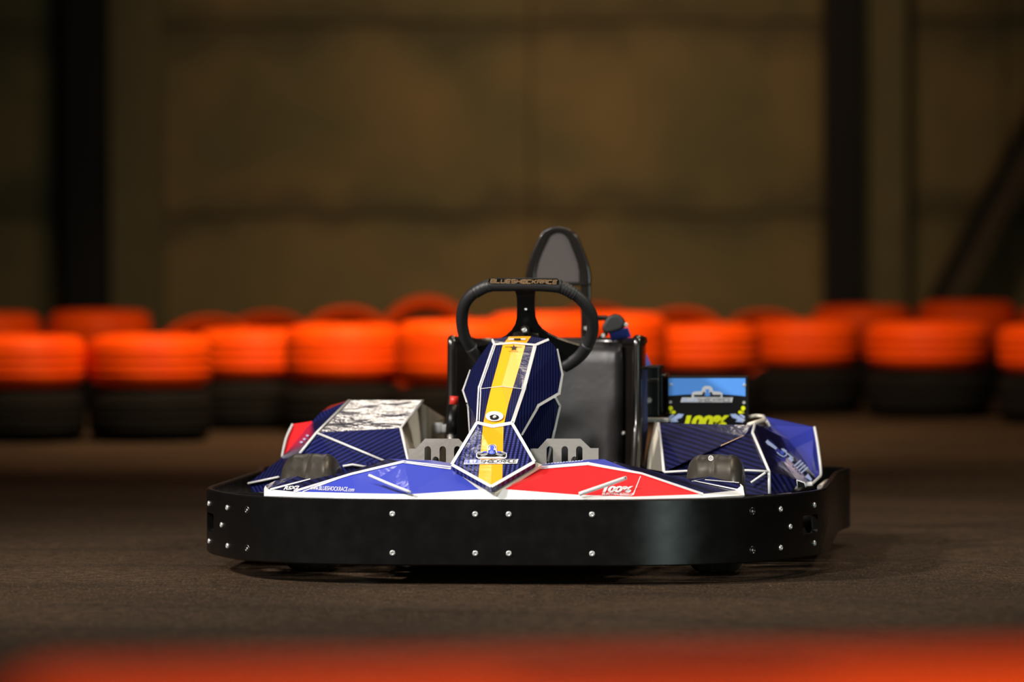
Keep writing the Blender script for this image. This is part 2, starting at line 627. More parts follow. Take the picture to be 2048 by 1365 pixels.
class Px:
    """flat prints collected as pixel polygons and laid on a surface of the kart"""

    def __init__(self):
        self.v, self.f = [], []

    def poly(self, pts):
        k = len(self.v)
        self.v += [tuple(p) for p in pts]
        self.f.append(tuple(range(k, k + len(pts))))
        return self

    def line(self, pts, wd, step=3.0):
        pts = [Vector(p) for p in pts]
        ws = wd if isinstance(wd, (list, tuple)) else [wd] * len(pts)
        for i in range(len(pts) - 1):
            a, b = pts[i], pts[i + 1]
            L = (b - a).length
            if L < 1e-6:
                continue
            d = (b - a) / L
            nn = Vector((-d.y, d.x))
            ea = 0.5 * ws[i] if i > 0 else 0
            eb = 0.5 * ws[i + 1] if i < len(pts) - 2 else 0
            a2, b2 = a - d * ea * 0.8, b + d * eb * 0.8
            m = max(1, int(L / step))
            for q in range(m):
                t0, t1 = q / m, (q + 1) / m
                w0, w1 = ws[i] + (ws[i + 1] - ws[i]) * t0, ws[i] + (ws[i + 1] - ws[i]) * t1
                p0, p1 = a2.lerp(b2, t0), a2.lerp(b2, t1)
                self.poly([p0 - nn * w0 / 2, p1 - nn * w1 / 2, p1 + nn * w1 / 2, p0 + nn * w0 / 2])
        return self

    def disc(self, x, y, rx, ry, n=20):
        return self.poly([(x + rx * math.cos(2 * PI * i / n), y + ry * math.sin(2 * PI * i / n)) for i in range(n)])

    def lay(self, name, tris, mat, parent, off=0.0012):
        """cut the print along the folds of the surface, then lay each piece on its own facet"""
        vs, fs = [], []
        for tri in tris:
            tp_ = [proj(v) for v in tri]
            if area2(tp_) < 0:
                tp_ = tp_[::-1]
            n_ = (tri[1] - tri[0]).cross(tri[2] - tri[0]).normalized()
            for f in self.f:
                q = clip([self.v[i] for i in f], tp_)
                if len(q) < 3 or abs(area2(q)) < .05:
                    continue
                k = len(vs)
                vs += [onto(p[0], p[1], [tri], off) for p in q]
                fs.append(tuple(range(k, k + len(q))))
        return mesh(name, vs, fs, mat, parent)

    def put(self, name, tris, mat, parent, off=0.0012):
        vs = [onto(p[0], p[1], tris, off) for p in self.v]
        return mesh(name, vs, self.f, mat, parent)


GL = {
    'B': [[(0, 0), (0, 1), (.8, 1), (.8, .5), (.8, 0), (0, 0)], [(0, .5), (.8, .5)]],
    'L': [[(0, 1), (0, 0), (.8, 0)]], 'U': [[(0, 1), (0, 0), (.8, 0), (.8, 1)]],
    'E': [[(.8, 1), (0, 1), (0, 0), (.8, 0)], [(0, .5), (.75, .5)]],
    'S': [[(.8, 1), (0, 1), (0, .52), (.8, .48), (.8, 0), (0, 0)]],
    'H': [[(0, 0), (0, 1)], [(.8, 0), (.8, 1)], [(0, .5), (.8, .5)]],
    'O': [[(0, 0), (0, 1), (.8, 1), (.8, 0), (0, 0)], [(.3, -.15), (.5, 1.15)]],
    'C': [[(.8, 1), (0, 1), (0, 0), (.8, 0)]], 'K': [[(0, 0), (0, 1)], [(.8, 1), (.15, .5), (.8, 0)]],
    'R': [[(0, 0), (0, 1), (.8, 1), (.8, .5), (.2, .5)], [(.4, .5), (.8, 0)]],
    'A': [[(0, 0), (0, 1), (.8, 1), (.8, 0)], [(0, .5), (.8, .5)]],
}


def strokes(px, text, p0, p1, h, wd, shear=0.25, i0=0, i1=None):
    """squared stroke lettering from pixel p0 to p1 along its foot line"""
    p0, p1 = Vector(p0), Vector(p1)
    d = (p1 - p0)
    n = len(text)
    cell = d.length / n
    d.normalize()
    up = Vector((d.y, -d.x))
    for i, ch in enumerate(text):
        if i < i0 or (i1 is not None and i >= i1):
            continue
        for st in GL[ch]:
            px.line([p0 + d * (cell * (i + .93 * x) + shear * y * h) + up * (y * h) for x, y in st], wd)


def font_px(text, x0, y0, x1, h, shear=0.0, bold=0.0, slope=0.0, close=1.0):
    """built-in typeface as pixel polygons: foot line from (x0, y0) to x1"""
    cu = bpy.data.curves.new('t', 'FONT')
    cu.body = text
    cu.shear = shear
    cu.offset = bold
    cu.space_character = close
    cu.resolution_u = 3
    ob = bpy.data.objects.new('t', cu)
    COL.objects.link(ob)
    bpy.context.view_layer.update()
    me = bpy.data.meshes.new_from_object(ob.evaluated_get(bpy.context.evaluated_depsgraph_get()))
    xs = [v.co.x for v in me.vertices]
    ys = [v.co.y for v in me.vertices]
    a, b, c, d = min(xs), max(xs), min(ys), max(ys)
    px = Px()
    px.v = [(x0 + (v.co.x - a) / (b - a) * (x1 - x0), y0 - (v.co.y - c) / (d - c) * h + slope * (v.co.x - a) / (b - a)) for v in me.vertices]
    px.f = [tuple(p.vertices) for p in me.polygons]
    bpy.data.objects.remove(ob)
    bpy.data.curves.remove(cu)
    bpy.data.meshes.remove(me)
    return px


# ------------------------------------------------------------------ the hall
def struct(o):
    o['kind'] = 'structure'
    return o


WALL_Y = 24.0
struct(box('floor', -12, 12, -3, WALL_Y + .3, -0.2, 0, 'floor'))
struct(box('ceiling', -12, 12, -3, WALL_Y + .3, 6.5, 6.7, 'ceiling'))
struct(box('wall_left', -12.2, -12, -3, WALL_Y + .3, 0, 6.5, 'hall'))
struct(box('wall_right', 12, 12.2, -3, WALL_Y + .3, 0, 6.5, 'hall'))
struct(box('wall_front', -12, 12, -3.2, -3, 0, 6.5, 'hall'))
# back wall of stacked concrete panels with real open joints
zs = [0, .83, 1.80, 2.8, 3.8, 4.8, 5.8, 6.5]
xj = [-12, -9.6, -7.2, -4.75, -2.3, 0.1, 2.5, 4.9, 7.3, 9.7, 12]
pan = [(-12, 12, WALL_Y + .08, WALL_Y + .28, 0, 6.5)]
for i in range(len(zs) - 1):
    for j in range(len(xj) - 1):
        pan.append((xj[j] + .004, xj[j + 1] - .004, WALL_Y, WALL_Y + .1, zs[i] + .005, zs[i + 1] - .005))
struct(boxes('wall_back', pan, 'wall', bevel=0.006))


def G(px, Y):
    return (px - 1024) / F_PX * Y


def label(o, lab, cat, group=None):
    o['label'] = lab
    o['category'] = cat
    if group:
        o['group'] = group
    return o


def column(xa, xb, xc, nm, lab):
    r = bpy.data.objects.new(nm, None)
    COL.objects.link(r)
    r.location = (xa, WALL_Y - .3, 0)
    wd = xb - xa
    web = wd * .5
    # I-section steel post: two flanges and a web
    boxes('steel_post', [(0, wd, 0, .018, 0, 6.45), (0, wd, .202, .22, 0, 6.45), (web - .012, web + .012, .018, .202, 0, 6.45),
                         (-.03, wd + .03, -.03, .25, 0, .02)], 'column', r, bevel=0.003)
    box('pilaster', wd + .004, xc - xa, .14, .30, 0, 6.45, 'pilaster', r, bevel=0.01)
    return label(r, lab, 'column')


cY = WALL_Y - .3
column(G(130, cY), G(214, cY), G(323, cY), 'steel_column', 'dark steel column with pale pilaster on the left, behind the orange tyres')
column(G(1652, cY), G(1726, cY), G(1820, cY), 'steel_column', 'dark steel column with pale pilaster on the right, beside the diagonal brace')
# diagonal brace
br = bpy.data.objects.new('diagonal_brace', None)
COL.objects.link(br)
bx0, bz0 = G(1822, cY), 0.0
bx1, bz1 = G(2062, cY), .754 + (460 - 235) / F_PX * cY
dz = (bz1 - .30)
slope = (bx1 - G(1848, cY)) / dz
bx0 = G(1848, cY) - slope * .35
br.location = (bx0, cY - .02, 0.0)


def slanted(name, x0, x1, y0, y1, zt, mat, foot=0):
    v = [(x0, y0, 0), (x1, y0, 0), (x1, y1, 0), (x0, y1, 0)]
    v += [(x + slope * zt, y, zt) for x, y, z in v]
    f = [(0, 3, 2, 1), (4, 5, 6, 7), (0, 1, 5, 4), (1, 2, 6, 5), (2, 3, 7, 6), (3, 0, 4, 7)]
    return mesh(name, v, f, mat, br, bevel=0.003)


slanted('flange', 0.07, 0.17, 0.0, 0.02, 4.6, 'brace')
slanted('web', 0.0, 0.07, 0.0, 0.10, 4.6, 'column')  # shadow side of the brace, shade put in as a darker strip
label(br, 'brown diagonal steel brace rising to the right beside the right column', 'brace')


# tyres of the barrier
def tyre_mesh(R=.225, W=.19, hole=.125, lugs=0):
    h = W / 2
    prof = [(hole, -h * .55), (hole + .012, -h * .75), (hole + .03, -h * .93), (R - .065, -h), (R - .035, -h * .95), (R - .013, -h * .80), (R - .003, -h * .58), (R, -h * .45)]
    for g in (-.36, 0, .36):
        prof += [(R, (g - .06) * h), (R - .002, (g - .045) * h), (R - .002, (g + .045) * h), (R, (g + .06) * h)]
    prof += [(R, h * .45), (R - .003, h * .58), (R - .013, h * .80), (R - .035, h * .95), (R - .065, h), (hole + .03, h * .93), (hole + .012, h * .75), (hole, h * .55),
             (hole + .006, h * .45), (hole + .04, h * .7), (R - .03, h * .75), (R - .014, h * .4), (R - .014, -h * .4), (R - .03, -h * .75), (hole + .04, -h * .7), (hole + .006, -h * .45), (hole, -h * .55)]
    V, Fc = lathe_data(prof, 56)
    me = bpy.data.meshes.new('tyre')
    me.from_pydata(V, [], Fc)
    bm = bmesh.new()
    bm.from_mesh(me)
    bmesh.ops.remove_doubles(bm, verts=bm.verts, dist=1e-5)
    bmesh.ops.recalc_face_normals(bm, faces=bm.faces)
    bm.to_mesh(me)
    bm.free()
    for p in me.polygons:
        p.use_smooth = True
    return me


me_or = tyre_mesh()
me_or.materials.append(M['orange'])
me_bk = tyre_mesh()
me_bk.materials.append(M['tyre_black'])
me_up = tyre_mesh(.225, .17, .155)
me_up.materials.append(M['orange'])
H0 = .19


def tyre(me, name, px, Y, z, s=1.0, sz=1.0, tilt=0.0, lab='', group='', rz=None):
    o = bpy.data.objects.new(name, me)
    COL.objects.link(o)
    o.location = (G(px, Y), Y, z)
    o.scale = (s, s, sz)
    o.rotation_euler = (tilt, 0, random.uniform(0, 6) if rz is None else rz)
    if tilt:
        o.rotation_euler = (tilt, 0, 0)
    return label(o, lab, 'tyre', group)


front = [
    (48, 17.0, .985, 1.0, 'at the far left edge of the photo'),
    (299, 17.0, .985, 1.0, 'in front of the left column'),
    (508, 18.0, 1.0, 1.0, 'set back, above the red fin'),
    (690, 17.6, 1.0, 1.12, 'above the left side pod of the kart'),
    (913, 17.25, 1.0, 1.22, 'directly left of the steering wheel'),
    (1092, 17.65, 1.0, 1.32, 'seen through the steering wheel'),
    (1218, 18.1, 1.0, 1.28, 'behind the right edge of the kart seat'),
    (1408, 18.6, 1.0, 1.0, 'behind the blue display panel'),
    (1613, 19.3, 1.0, 1.0, 'just left of the right column'),
    (1858, 18.9, 1.12, 1.0, 'right of the right column, below the brace'),
    (2112, 18.3, 1.0, 1.0, 'at the far right edge of the photo'),
]
for px_, Y_, s_, sz_, wh in front:
    tyre(me_bk, 'rubber_tyre', px_ + 0, Y_, H0 / 2, s_, 1, 0,
         'black front row tyre under orange tyre ' + wh, 'black tyres of the barrier')
    tyre(me_or, 'rubber_tyre', px_, Y_, H0 + .001 + H0 / 2 * sz_, s_, sz_, 0,
         'flat orange front row tyre ' + wh, 'orange tyres on the front row')
back_flat = [(-22, 20.4, 1.12, 'at the far left, second row'), (200, 20.4, 1.16, 'second row, in front of the left column'),
             (1040, 19.7, 1.0, 'second row, behind the steering wheel spoke'),
             (1724, 20.9, 1.17, 'second row, in front of the right column'), (1935, 21.1, 1.25, 'second row, under the brace'),
             (2142, 20.9, 1.15, 'second row, at the far right edge')]
for px_, Y_, sz_, wh in back_flat:
    tyre(me_bk, 'rubber_tyre', px_, Y_, H0 / 2, 1, 1, 0, 'black tyre, lower one of its stack, ' + wh, 'black tyres of the barrier')
    tyre(me_or, 'rubber_tyre', px_, Y_, H0 + .001 + H0 / 2 * sz_, 1, sz_, 0, 'flat orange tyre, upper one, ' + wh, 'flat orange tyres on the second row')
upright = [(417, 20.3, 52, 'between the left column and the third front stack'), (535, 20.85, 50, 'low behind the set back front stack above the red fin'),
           (693, 20.3, 42, 'with round arched top above the left side pod'), (853, 20.75, 12, 'tallest, left of the steering wheel'),
           (1190, 21.3, 45, 'behind the right rim of the steering wheel'),
           (1366, 20.3, 45, 'right of the kart seat, above the display panel'), (1532, 20.7, 50, 'lower one left of the right column')]
for px_, Y_, t_, wh in upright:
    a = math.radians(t_)
    zc = .225 * math.cos(a) + .085 * math.sin(a)
    tyre(me_up, 'rubber_tyre', px_, Y_, zc, 1, 1, PI / 2 - a, 'leaning orange tyre ' + wh, 'leaning orange tyres behind the front row')

# long low orange barrier block right in front of the camera, out of focus along the bottom of the frame
blk = bpy.data.objects.new('barrier_block', None)
COL.objects.link(blk)
blk.location = (-.215, 2.09, 0)
blk.rotation_euler = (0, 0, math.radians(9))
box('block_body', 0, 1.7, 0, .40, 0.0, .515, 'orange', blk, bevel=.03)
for i in range(3):
    box('carrying_slot', .25 + i * .5, .40 + i * .5, .17, .23, .513, .5165, 'tyre_black', blk)
label(blk, 'blurred orange barrier block close to the camera along the bottom edge', 'barrier')

# ------------------------------------------------------------------ kart: bumper ring
half = [(0, 0), (.22, .001), (.32, .010), (.42, .042), (.50, .088), (.55, .132), (.60, .205), (.645, .30), (.675, .385), (.689, .47), (.692, .60), (.692, .85), (.692, 1.16)]
rear = [(.700, 1.25), (.712, 1.34), (.700, 1.40), (.64, 1.44), (.50, 1.455), (.25, 1.46), (0, 1.46)]


def outline():
    h = catmull([Vector((a, b, 0)) for a, b in half], 6)
    r = catmull([Vector((a, b, 0)) for a, b in rear], 4)
    right = h + r
    left = [Vector((-p.x, p.y, 0)) for p in reversed(right[1:-1])]
    return right + left


ZB0, ZB1 = .042, .183


def ring_mesh():
    path = outline()
    n = len(path)
    T = .015
    prof = [(0, ZB0 + .003), (0.0, ZB1 - .003), (.003, ZB1), (T - .003, ZB1), (T, ZB1 - .003), (T, ZB0 + .003), (T - .003, ZB0), (.003, ZB0)]
    V, Fc = [], []
    for i in range(n):
        t = (path[(i + 1) % n] - path[i - 1]).normalized()
        nin = Vector((-t.y, t.x, 0))
        for d, z in prof:
            p = path[i] + nin * d
            V.append((p.x, p.y, z))
    m = len(prof)
    for i in range(n):
        i2 = (i + 1) % n
        for k in range(m):
            k2 = (k + 1) % m
            Fc.append((i * m + k, i2 * m + k, i2 * m + k2, i * m + k2))
    o = mesh('bumper', V, Fc, 'bumper', kart, smooth=True)
    fix_normals(o)
    return o, path


bumper, ring_path = ring_mesh()
for p_ in bumper.data.polygons:
    p_.use_smooth = abs(p_.normal.z) < .2
es = bumper.modifiers.new('es', 'EDGE_SPLIT')
es.split_angle = math.radians(30)


def ring_at(a):
    """point and outward normal of the outline at half-width a (front part), right side"""
    pts = [p for p in ring_path[:80] if p.y < .6]
    for p, q in zip(pts, pts[1:]):
        if p.x <= abs(a) <= q.x:
            t = (abs(a) - p.x) / (q.x - p.x)
            c = p.lerp(q, t)
            d = (q - p).normalized()
            nrm = Vector((d.y, -d.x, 0))
            if a < 0:
                c.x, nrm.x = -c.x, -nrm.x
            return c, nrm
    raise ValueError(a)


# cut the two hand slots through the ring
for a in (-.664, .660):
    c, nrm = ring_at(a)
    v, f = box_data(-.043, .043, -.05, .05, .091, .132)
    cut = mesh('cut', v, f, 'black')
    bm = bmesh.new()
    bm.from_mesh(cut.data)
    bmesh.ops.recalc_face_normals(bm, faces=bm.faces)
    bmesh.ops.bevel(bm, geom=[e for e in bm.edges if abs((e.verts[0].co - e.verts[1].co).y) > .05], offset=.007, segments=4, affect='EDGES', profile=.5)
    bm.to_mesh(cut.data)
    bm.free()
    cut.location = c
    cut.rotation_euler = (0, 0, math.atan2(nrm.y, nrm.x) + PI / 2)
    cut.parent = kart
    bpy.context.view_layer.update()
    bo = bumper.modifiers.new('slot', 'BOOLEAN')
    bo.operation = 'DIFFERENCE'
    bo.object = cut
    bo.solver = 'EXACT'
    bpy.context.view_layer.update()
    me = bpy.data.meshes.new_from_object(bumper.evaluated_get(bpy.context.evaluated_depsgraph_get()))
    bumper.modifiers.remove(bo)
    bumper.data = me
    bpy.data.objects.remove(cut)

# dark plates added to shade the slots, gloss rollers added for glints
for a in (-.64, .636):
    c, nrm = ring_at(a)
    p_ = c - nrm * .038
    box('slot_shade_plate', .55 * (1 if a > 0 else -1) if a > 0 else -.672, .672 if a > 0 else -.55, .50, .505, .055, .168, 'black', bumper)
    for k_ in (-1, 1):
        tv = Vector((-nrm.y, nrm.x, 0)) * (.02 * k_)
        tube('slot_glint_roller', [(p_.x + tv.x, p_.y + tv.y, .07), (p_.x + tv.x, p_.y + tv.y, .155)], .018, 'black_gloss', bumper, 12)

# bolts: button heads with a hex socket
prof = [(0, .0012), (.0022, .0012), (.0026, .0034), (.0046, .0030), (.0062, .0012), (.0064, -.001)]
V, Fc = lathe_data(prof, 20)
me_bolt = bpy.data.meshes.new('bolt')
me_bolt.from_pydata(V, [], Fc)
for p in me_bolt.polygons:
    p.use_smooth = True
me_bolt.materials.append(M['bolt'])
prof = [(.0045, -.001), (.006, .0010), (.0085, .0016), (.0095, -.001)]
V, Fc = lathe_data(prof, 20)
me_well = bpy.data.meshes.new('bolt_well')
me_well.from_pydata(V, [], Fc)
for p in me_well.polygons:
    p.use_smooth = True
me_well.materials.append(M['black_gloss'])
UPZ, DNZ = .1520, .0690
for a in (.2125, .0357, .601, .667, .545):
    for sg in (1, -1):
        for z in (UPZ, DNZ):
            c, nrm = ring_at(a * sg)
            if a == .545:
                o = bpy.data.objects.new('bolt_well', me_well)
                COL.objects.link(o)
                o.parent = bumper
                o.location = (c.x, c.y, z)
                o.rotation_euler = Vector(nrm).to_track_quat('Z', 'Y').to_euler()
            o = bpy.data.objects.new('bolt', me_bolt)
            COL.objects.link(o)
            o.parent = bumper
            o.location = (c.x, c.y, z)
            o.rotation_euler = Vector(nrm).to_track_quat('Z', 'Y').to_euler()
            if a == .545:
                o.scale = (.42, .42, .2)
for sg in (1, -1):
    c, nrm = ring_at(.620 * sg)
    o = bpy.data.objects.new('bolt', me_bolt)
    COL.objects.link(o)
    o.parent = bumper
    o.location = (c.x, c.y, .112)
    o.rotation_euler = Vector(nrm).to_track_quat('Z', 'Y').to_euler()
# inner tube that carries the ring (seen through the slots and behind the rim)
inner = []
for i in range(len(ring_path)):
    t = (ring_path[(i + 1) % len(ring_path)] - ring_path[i - 1]).normalized()
    q = ring_path[i] + Vector((-t.y, t.x, 0)) * .045
    inner.append((q.x, q.y, .112))
tube('bumper_frame', inner, .014, 'black_gloss', kart, 10, closed=True)
for sg in (1, -1):
    for yy in (.30, .62, 1.0):
        a_ = .655 if yy > .4 else .60
        tube('frame_bracket', [(sg * .36, yy, .10), (sg * (a_), yy, .112)], .012, 'black', kart, 8)

# ------------------------------------------------------------------ chassis, wheels
ch = []
for sg in (1, -1):
    ch.append([(sg * .22, .06, .07), (sg * .25, .2, .07), (sg * .31, .45, .07), (sg * .31, 1.0, .07), (sg * .26, 1.38, .07)])
ch += [[(-.24, .1, .07), (.24, .1, .07)], [(-.30, .42, .07), (.30, .42, .07)], [(-.31, .85, .07), (.31, .85, .07)], [(-.27, 1.30, .07), (.27, 1.30, .07)]]
tubes('chassis_tube', ch, .014, 'black', kart, 8)
box('floor_pan', -.27, .27, .12, .86, .050, .054, 'black', kart)
for sg in (1, -1):
    pl_ = box('side_deck', sg * .37 if sg > 0 else -.66, .66 if sg > 0 else -.37, .66, 1.12, .128, .140, 'steel', kart, bevel=.002)


def wheel(cx_, cy_, R, W, rim_r, nm):
    r = bpy.data.objects.new(nm, None)
    COL.objects.link(r)
    r.parent = kart
    r.location = (cx_, cy_, R)
    h = W / 2
    sh = .034
    pr = []
    pr.append((rim_r, -h * .80))
    pr.append((rim_r + .012, -h * .96))
    for i in range(9):
        q = PI / 2 * i / 8
        pr.append((R - sh + sh * math.sin(q) - .0, -(h - sh + sh * math.cos(q))))
    pr[-1] = (R - .002, -(h - sh))
    pr += [(R - .0004, -h * .2), (R, -.002), (R - .0012, 0), (R, .002), (R - .0004, h * .2)]
    pr += [(a, -b) for a, b in reversed(pr[:11])]
    V, Fc = lathe_data(pr, 64, 'X')
    t = mesh('tyre', V, Fc, 'tyre_slick', r, smooth=True)
    fix_normals(t)
    rp = [(0.012, -h * .70), (rim_r * .5, -h * .72), (rim_r * .62, -h * .35), (rim_r * .82, -h * .35), (rim_r * .9, -h * .82), (rim_r + .004, -h * .82),
          (rim_r + .002, h * .82), (rim_r * .9, h * .82), (rim_r * .82, h * .35), (rim_r * .62, h * .35), (rim_r * .5, h * .72), (0.012, h * .70)]
    V, Fc = lathe_data(rp, 40, 'X')
    fix_normals(mesh('rim', V, Fc, 'steel', r, smooth=True))
    V, Fc = lathe_data([(0.0, -h * .9), (.018, -h * .9), (.022, -h * .6), (.022, h * .6), (.018, h * .9), (0, h * .9)], 16, 'X')
    fix_normals(mesh('hub', V, Fc, 'bolt', r))
    return r, t


wl, tl = wheel(-.447, .42, .130, .122, .066, 'front_wheel')
wr, tr_ = wheel(.449, .42, .130, .122, .066, 'front_wheel')
wheel(-.50, 1.24, .135, .17, .066, 'rear_wheel')
wheel(.50, 1.24, .135, .17, .066, 'rear_wheel')
tube('rear_axle', [(-.48, 1.24, .135), (.48, 1.24, .135)], .018, 'steel', kart, 12)
for s_ in (1, -1):
    tube('steering_knuckle', [(s_ * .30, .42, .09), (s_ * .37, .42, .13), (s_ * .41, .42, .13)], .012, 'black', kart, 8)
# round mark on the right front tyre
mark = []
c0 = Vector((.449, .42, .130))
for part in ('ring', 'bar'):
    pass
vs, fs = [], []


def on_tread(px_, py_):
    o, d = ray(px_, py_)
    # intersect with cylinder of the tread
    oy, oz = o.y - c0.y, o.z - c0.z
    A = d.y ** 2 + d.z ** 2
    B = 2 * (oy * d.y + oz * d.z)
    C = oy ** 2 + oz ** 2 - .1306 ** 2
    t = (-B - math.sqrt(max(0, B * B - 4 * A * C))) / (2 * A)
    return o + d * t


for i in range(20):
    a0, a1 = 2 * PI * i / 20, 2 * PI * (i + 1) / 20
    k = len(vs)
    for rr, aa in ((5.2, a0), (5.2, a1), (3.9, a1), (3.9, a0)):
        vs.append(on_tread(1421.5 + rr * math.cos(aa), 917 + rr * 1.05 * math.sin(aa)))
    fs.append((k, k + 1, k + 2, k + 3))
for q in ([(1419.2, 913.5), (1420.6, 913.5), (1420.6, 919.5), (1419.2, 919.5)], [(1420.6, 918.3), (1422.4, 918.3), (1422.4, 919.7), (1420.6, 919.7)],
          [(1421.6, 914), (1424.2, 914), (1424.2, 915.3), (1421.6, 915.3)], [(1422.9, 915.3), (1424.2, 915.3), (1423.6, 920), (1422.3, 920)]):
    k = len(vs)
    vs += [on_tread(*p) for p in q]
    fs.append((k, k + 1, k + 2, k + 3))
KWI = Matrix.Translation(-Vector((.449, .42, .130)))
mesh('tyre_mark', [KWI @ Vector(v) for v in vs], fs, 'print_white', wr)

# ------------------------------------------------------------------ front fairing
FP = {
    'f0': (528, 992, .150), 'f1': (700, 997.5, .055), 'f2': (821, 999.5, .032), 'f3': (982, 1000, .028), 'f4': (1152, 1000, .030), 'f5': (1265, 999, .040), 'f6': (1408, 996, .090), 'f7': (1489, 991, .155),
    'g0': (536, 979, .175), 'g1': (588, 984, .125), 'g2': (710, 987, .068), 'g3': (821, 989, .045), 'gl': (958, 980, .045), 'gr': (1010, 979, .045), 'g5': (1152, 990, .045), 'g6': (1265, 994, .052), 'g7': (1402, 989, .098), 'g8': (1481, 973, .180),
    'c0': (703, 948, .150), 'c1': (808, 924, .190), 'c2': (902, 936, .170), 'c3': (1080, 936, .170), 'c4': (1175, 929, .190), 'c5': (1283, 949, .165), 
    'k0': (621, 960, .200), 'k1': (708, 941, .200), 'k2': (775, 918, .245), 'k3': (864, 921, .245), 'k4': (902, 927, .235),
    'm0': (1083, 929, .235), 'm1': (1176, 920, .245), 'm2': (1208, 919, .250), 'm3': (1276, 935, .235), 'm4': (1370, 959, .215), 'm5': (1471, 981.5, .176),
    'e0': (531, 971.5, .185), 'e1': (552, 961, .205), 'e2': (595, 953, .225), 'e3': (611, 958, .212),
    'h1': (1420, 954, .225), 'h2': (1480, 968, .190), 'h0': (1386, 962, .205), 'h3': (1486, 973, .183), 'e4': (529, 975, .175),
}
order = list(FP)
FV = {k: K(*v) for k, v in FP.items()}
idx = {k: i for i, k in enumerate(order)}
fl = []


def F(mat, *ks):
    fl.append((mat, tuple(idx[k] for k in ks)))


# 0 white 1 blue 2 red 3 carbon
F(0, 'f0', 'g1', 'g0'); F(0, 'f0', 'f1', 'g2', 'g1'); F(0, 'f1', 'f2', 'g3', 'g2'); F(0, 'f2', 'f3', 'gl', 'g3'); F(0, 'f3', 'gr', 'gl')
F(0, 'f3', 'f4', 'g5', 'gr'); F(0, 'f4', 'f5', 'g6', 'g5'); F(0, 'f5', 'f6', 'g7', 'g6'); F(0, 'f6', 'f7', 'g7'); F(0, 'f7', 'h3', 'g8'); F(0, 'f7', 'g8', 'm5', 'g7')
F(0, 'f0', 'g0', 'e4')
F(1, 'g1', 'g2', 'c0'); F(1, 'g2', 'g3', 'c1', 'c0'); F(1, 'g3', 'gl', 'c2', 'c1')
F(0, 'gl', 'gr', 'c3', 'c2')
F(2, 'gr', 'g5', 'c4', 'c3'); F(2, 'g5', 'g6', 'c5', 'c4'); F(2, 'g6', 'g7', 'c5')
F(3, 'g1', 'c0', 'k1', 'k0', 'g0'); F(3, 'c0', 'c1', 'k2', 'k1')
F(1, 'c1', 'c2', 'k4', 'k3'); F(1, 'c1', 'k3', 'k2')
F(1, 'c3', 'c4', 'm1', 'm0'); F(1, 'c4', 'c5', 'm2', 'm1'); F(3, 'c5', 'm3', 'm2'); F(3, 'c5', 'g7', 'm4', 'm3'); F(3, 'g7', 'm5', 'm4')
F(3, 'g0', 'k0', 'e3', 'e2', 'e1', 'e0'); F(0, 'g0', 'e0', 'e4')
F(3, 'm4', 'm5', 'g8', 'h2', 'h1', 'h0'); F(0, 'g8', 'h3', 'h2')
fairing = mesh('front_fairing', [FV[k] for k in order], [f for _, f in fl], ['white', 'blue', 'red', 'carbon_diag_shaded'], kart, fm=[m for m, _ in fl], cam_side=True, solid=.003)
FT = tri_list([FV[k] for k in order], [f for _, f in fl])
# skirt behind the rear edge so that the fairing has a body
bk = ['e1', 'e2', 'e3', 'k0', 'k1', 'k2', 'k3', 'k4', 'm0', 'm1', 'm2', 'm3', 'm4', 'h0', 'h1', 'h2']
sv, sf = [], []
for k in bk:
    v = FV[k]
    sv += [v, Vector((v.x, v.y + .02, min(v.z - .02, .17)))]
for i in range(len(bk) - 1):
    sf.append((2 * i, 2 * i + 1, 2 * i + 3, 2 * i + 2))
mesh('fairing_back', sv, sf, 'white', fairing)


def beads(name, lines, r, parent, mat='white', flat=.75, lift=0.0):
    return tubes(name, [[Vector(p) + Vector((0, -lift, lift * .5)) for p in l] for l in lines], r, mat, parent, 8, flat=flat)


def rule(name, lines, tris, mat, parent, off=.0016):
    for pts, wd in lines:
        Px().line(pts, wd).put(name, tris, mat, parent, off)


class _L(list):
    def line(self, p, w_):
        self.append((p, w_))


pr_ = _L()
pr_.line([(588, 984.5), (703, 949.5), (806, 925), (902, 937.5)], [4.2, 4.4, 5, 6.5])
pr_.line([(1080, 937), (1176, 929), (1283, 948.5), (1406, 990)], [6, 6, 4, 4.5])
pr_.line([(541, 980.5), (621, 959.5)], [4, 1.8])
pr_.line([(1386, 962.5), (1480, 982)], [1.8, 3.2])
pr_.line([(1410, 961), (1478, 967)], [1.2, 1.2])
pr_.line([(606, 984.5), (645, 970.5), (702, 950)], [1.6, 2.4, 1.0])  # gloss highlight painted as a tapered white band
pr_.line([(1281, 954), (1266, 992)], [1.5, 2.0])
rule('white_line', pr_, FT, 'print_white', fairing, .0014)
tube('strake', catmull(KK([(738, 951, .075), (780, 969, .045), (821, 985, .03)]), 4), .0032, 'white', fairing, 10)
tube('strake', catmull(KK([(1158, 989, .030), (1205, 973, .045), (1252, 956.5, .08)]), 4), .0046, 'white', fairing, 10)
tp = Px()
tp.disc(1250.5, 956.5, 1.1, 1.6)
tp.put('strake_hole', [tuple(KK([(1240, 950, .066), (1260, 950, .066), (1250, 965, .066)]))], 'print_black', fairing, 0)
font_px('www.BLUESHOCKRACE.com', 622, 981.5, 709, 8.6, shear=.35, bold=.004, slope=4.0).put('web_address', FT, 'print_white', fairing, .0018)
font_px('RSX2', 567, 982, 599, 7.5, shear=.45, bold=.045, slope=-1.2).put('model_lettering', FT, 'print_white', fairing, .0018)
font_px('100%', 1205, 986.8, 1266.5, 13, shear=.25, bold=.05, slope=.6, close=.92).put('slogan_lettering', FT, 'print_white', fairing, .0018)
font_px('ELECTRIC', 1203.5, 992, 1240, 4.6, shear=.3, bold=.03, slope=.4).put('slogan_lettering', FT, 'print_white', fairing, .0018)
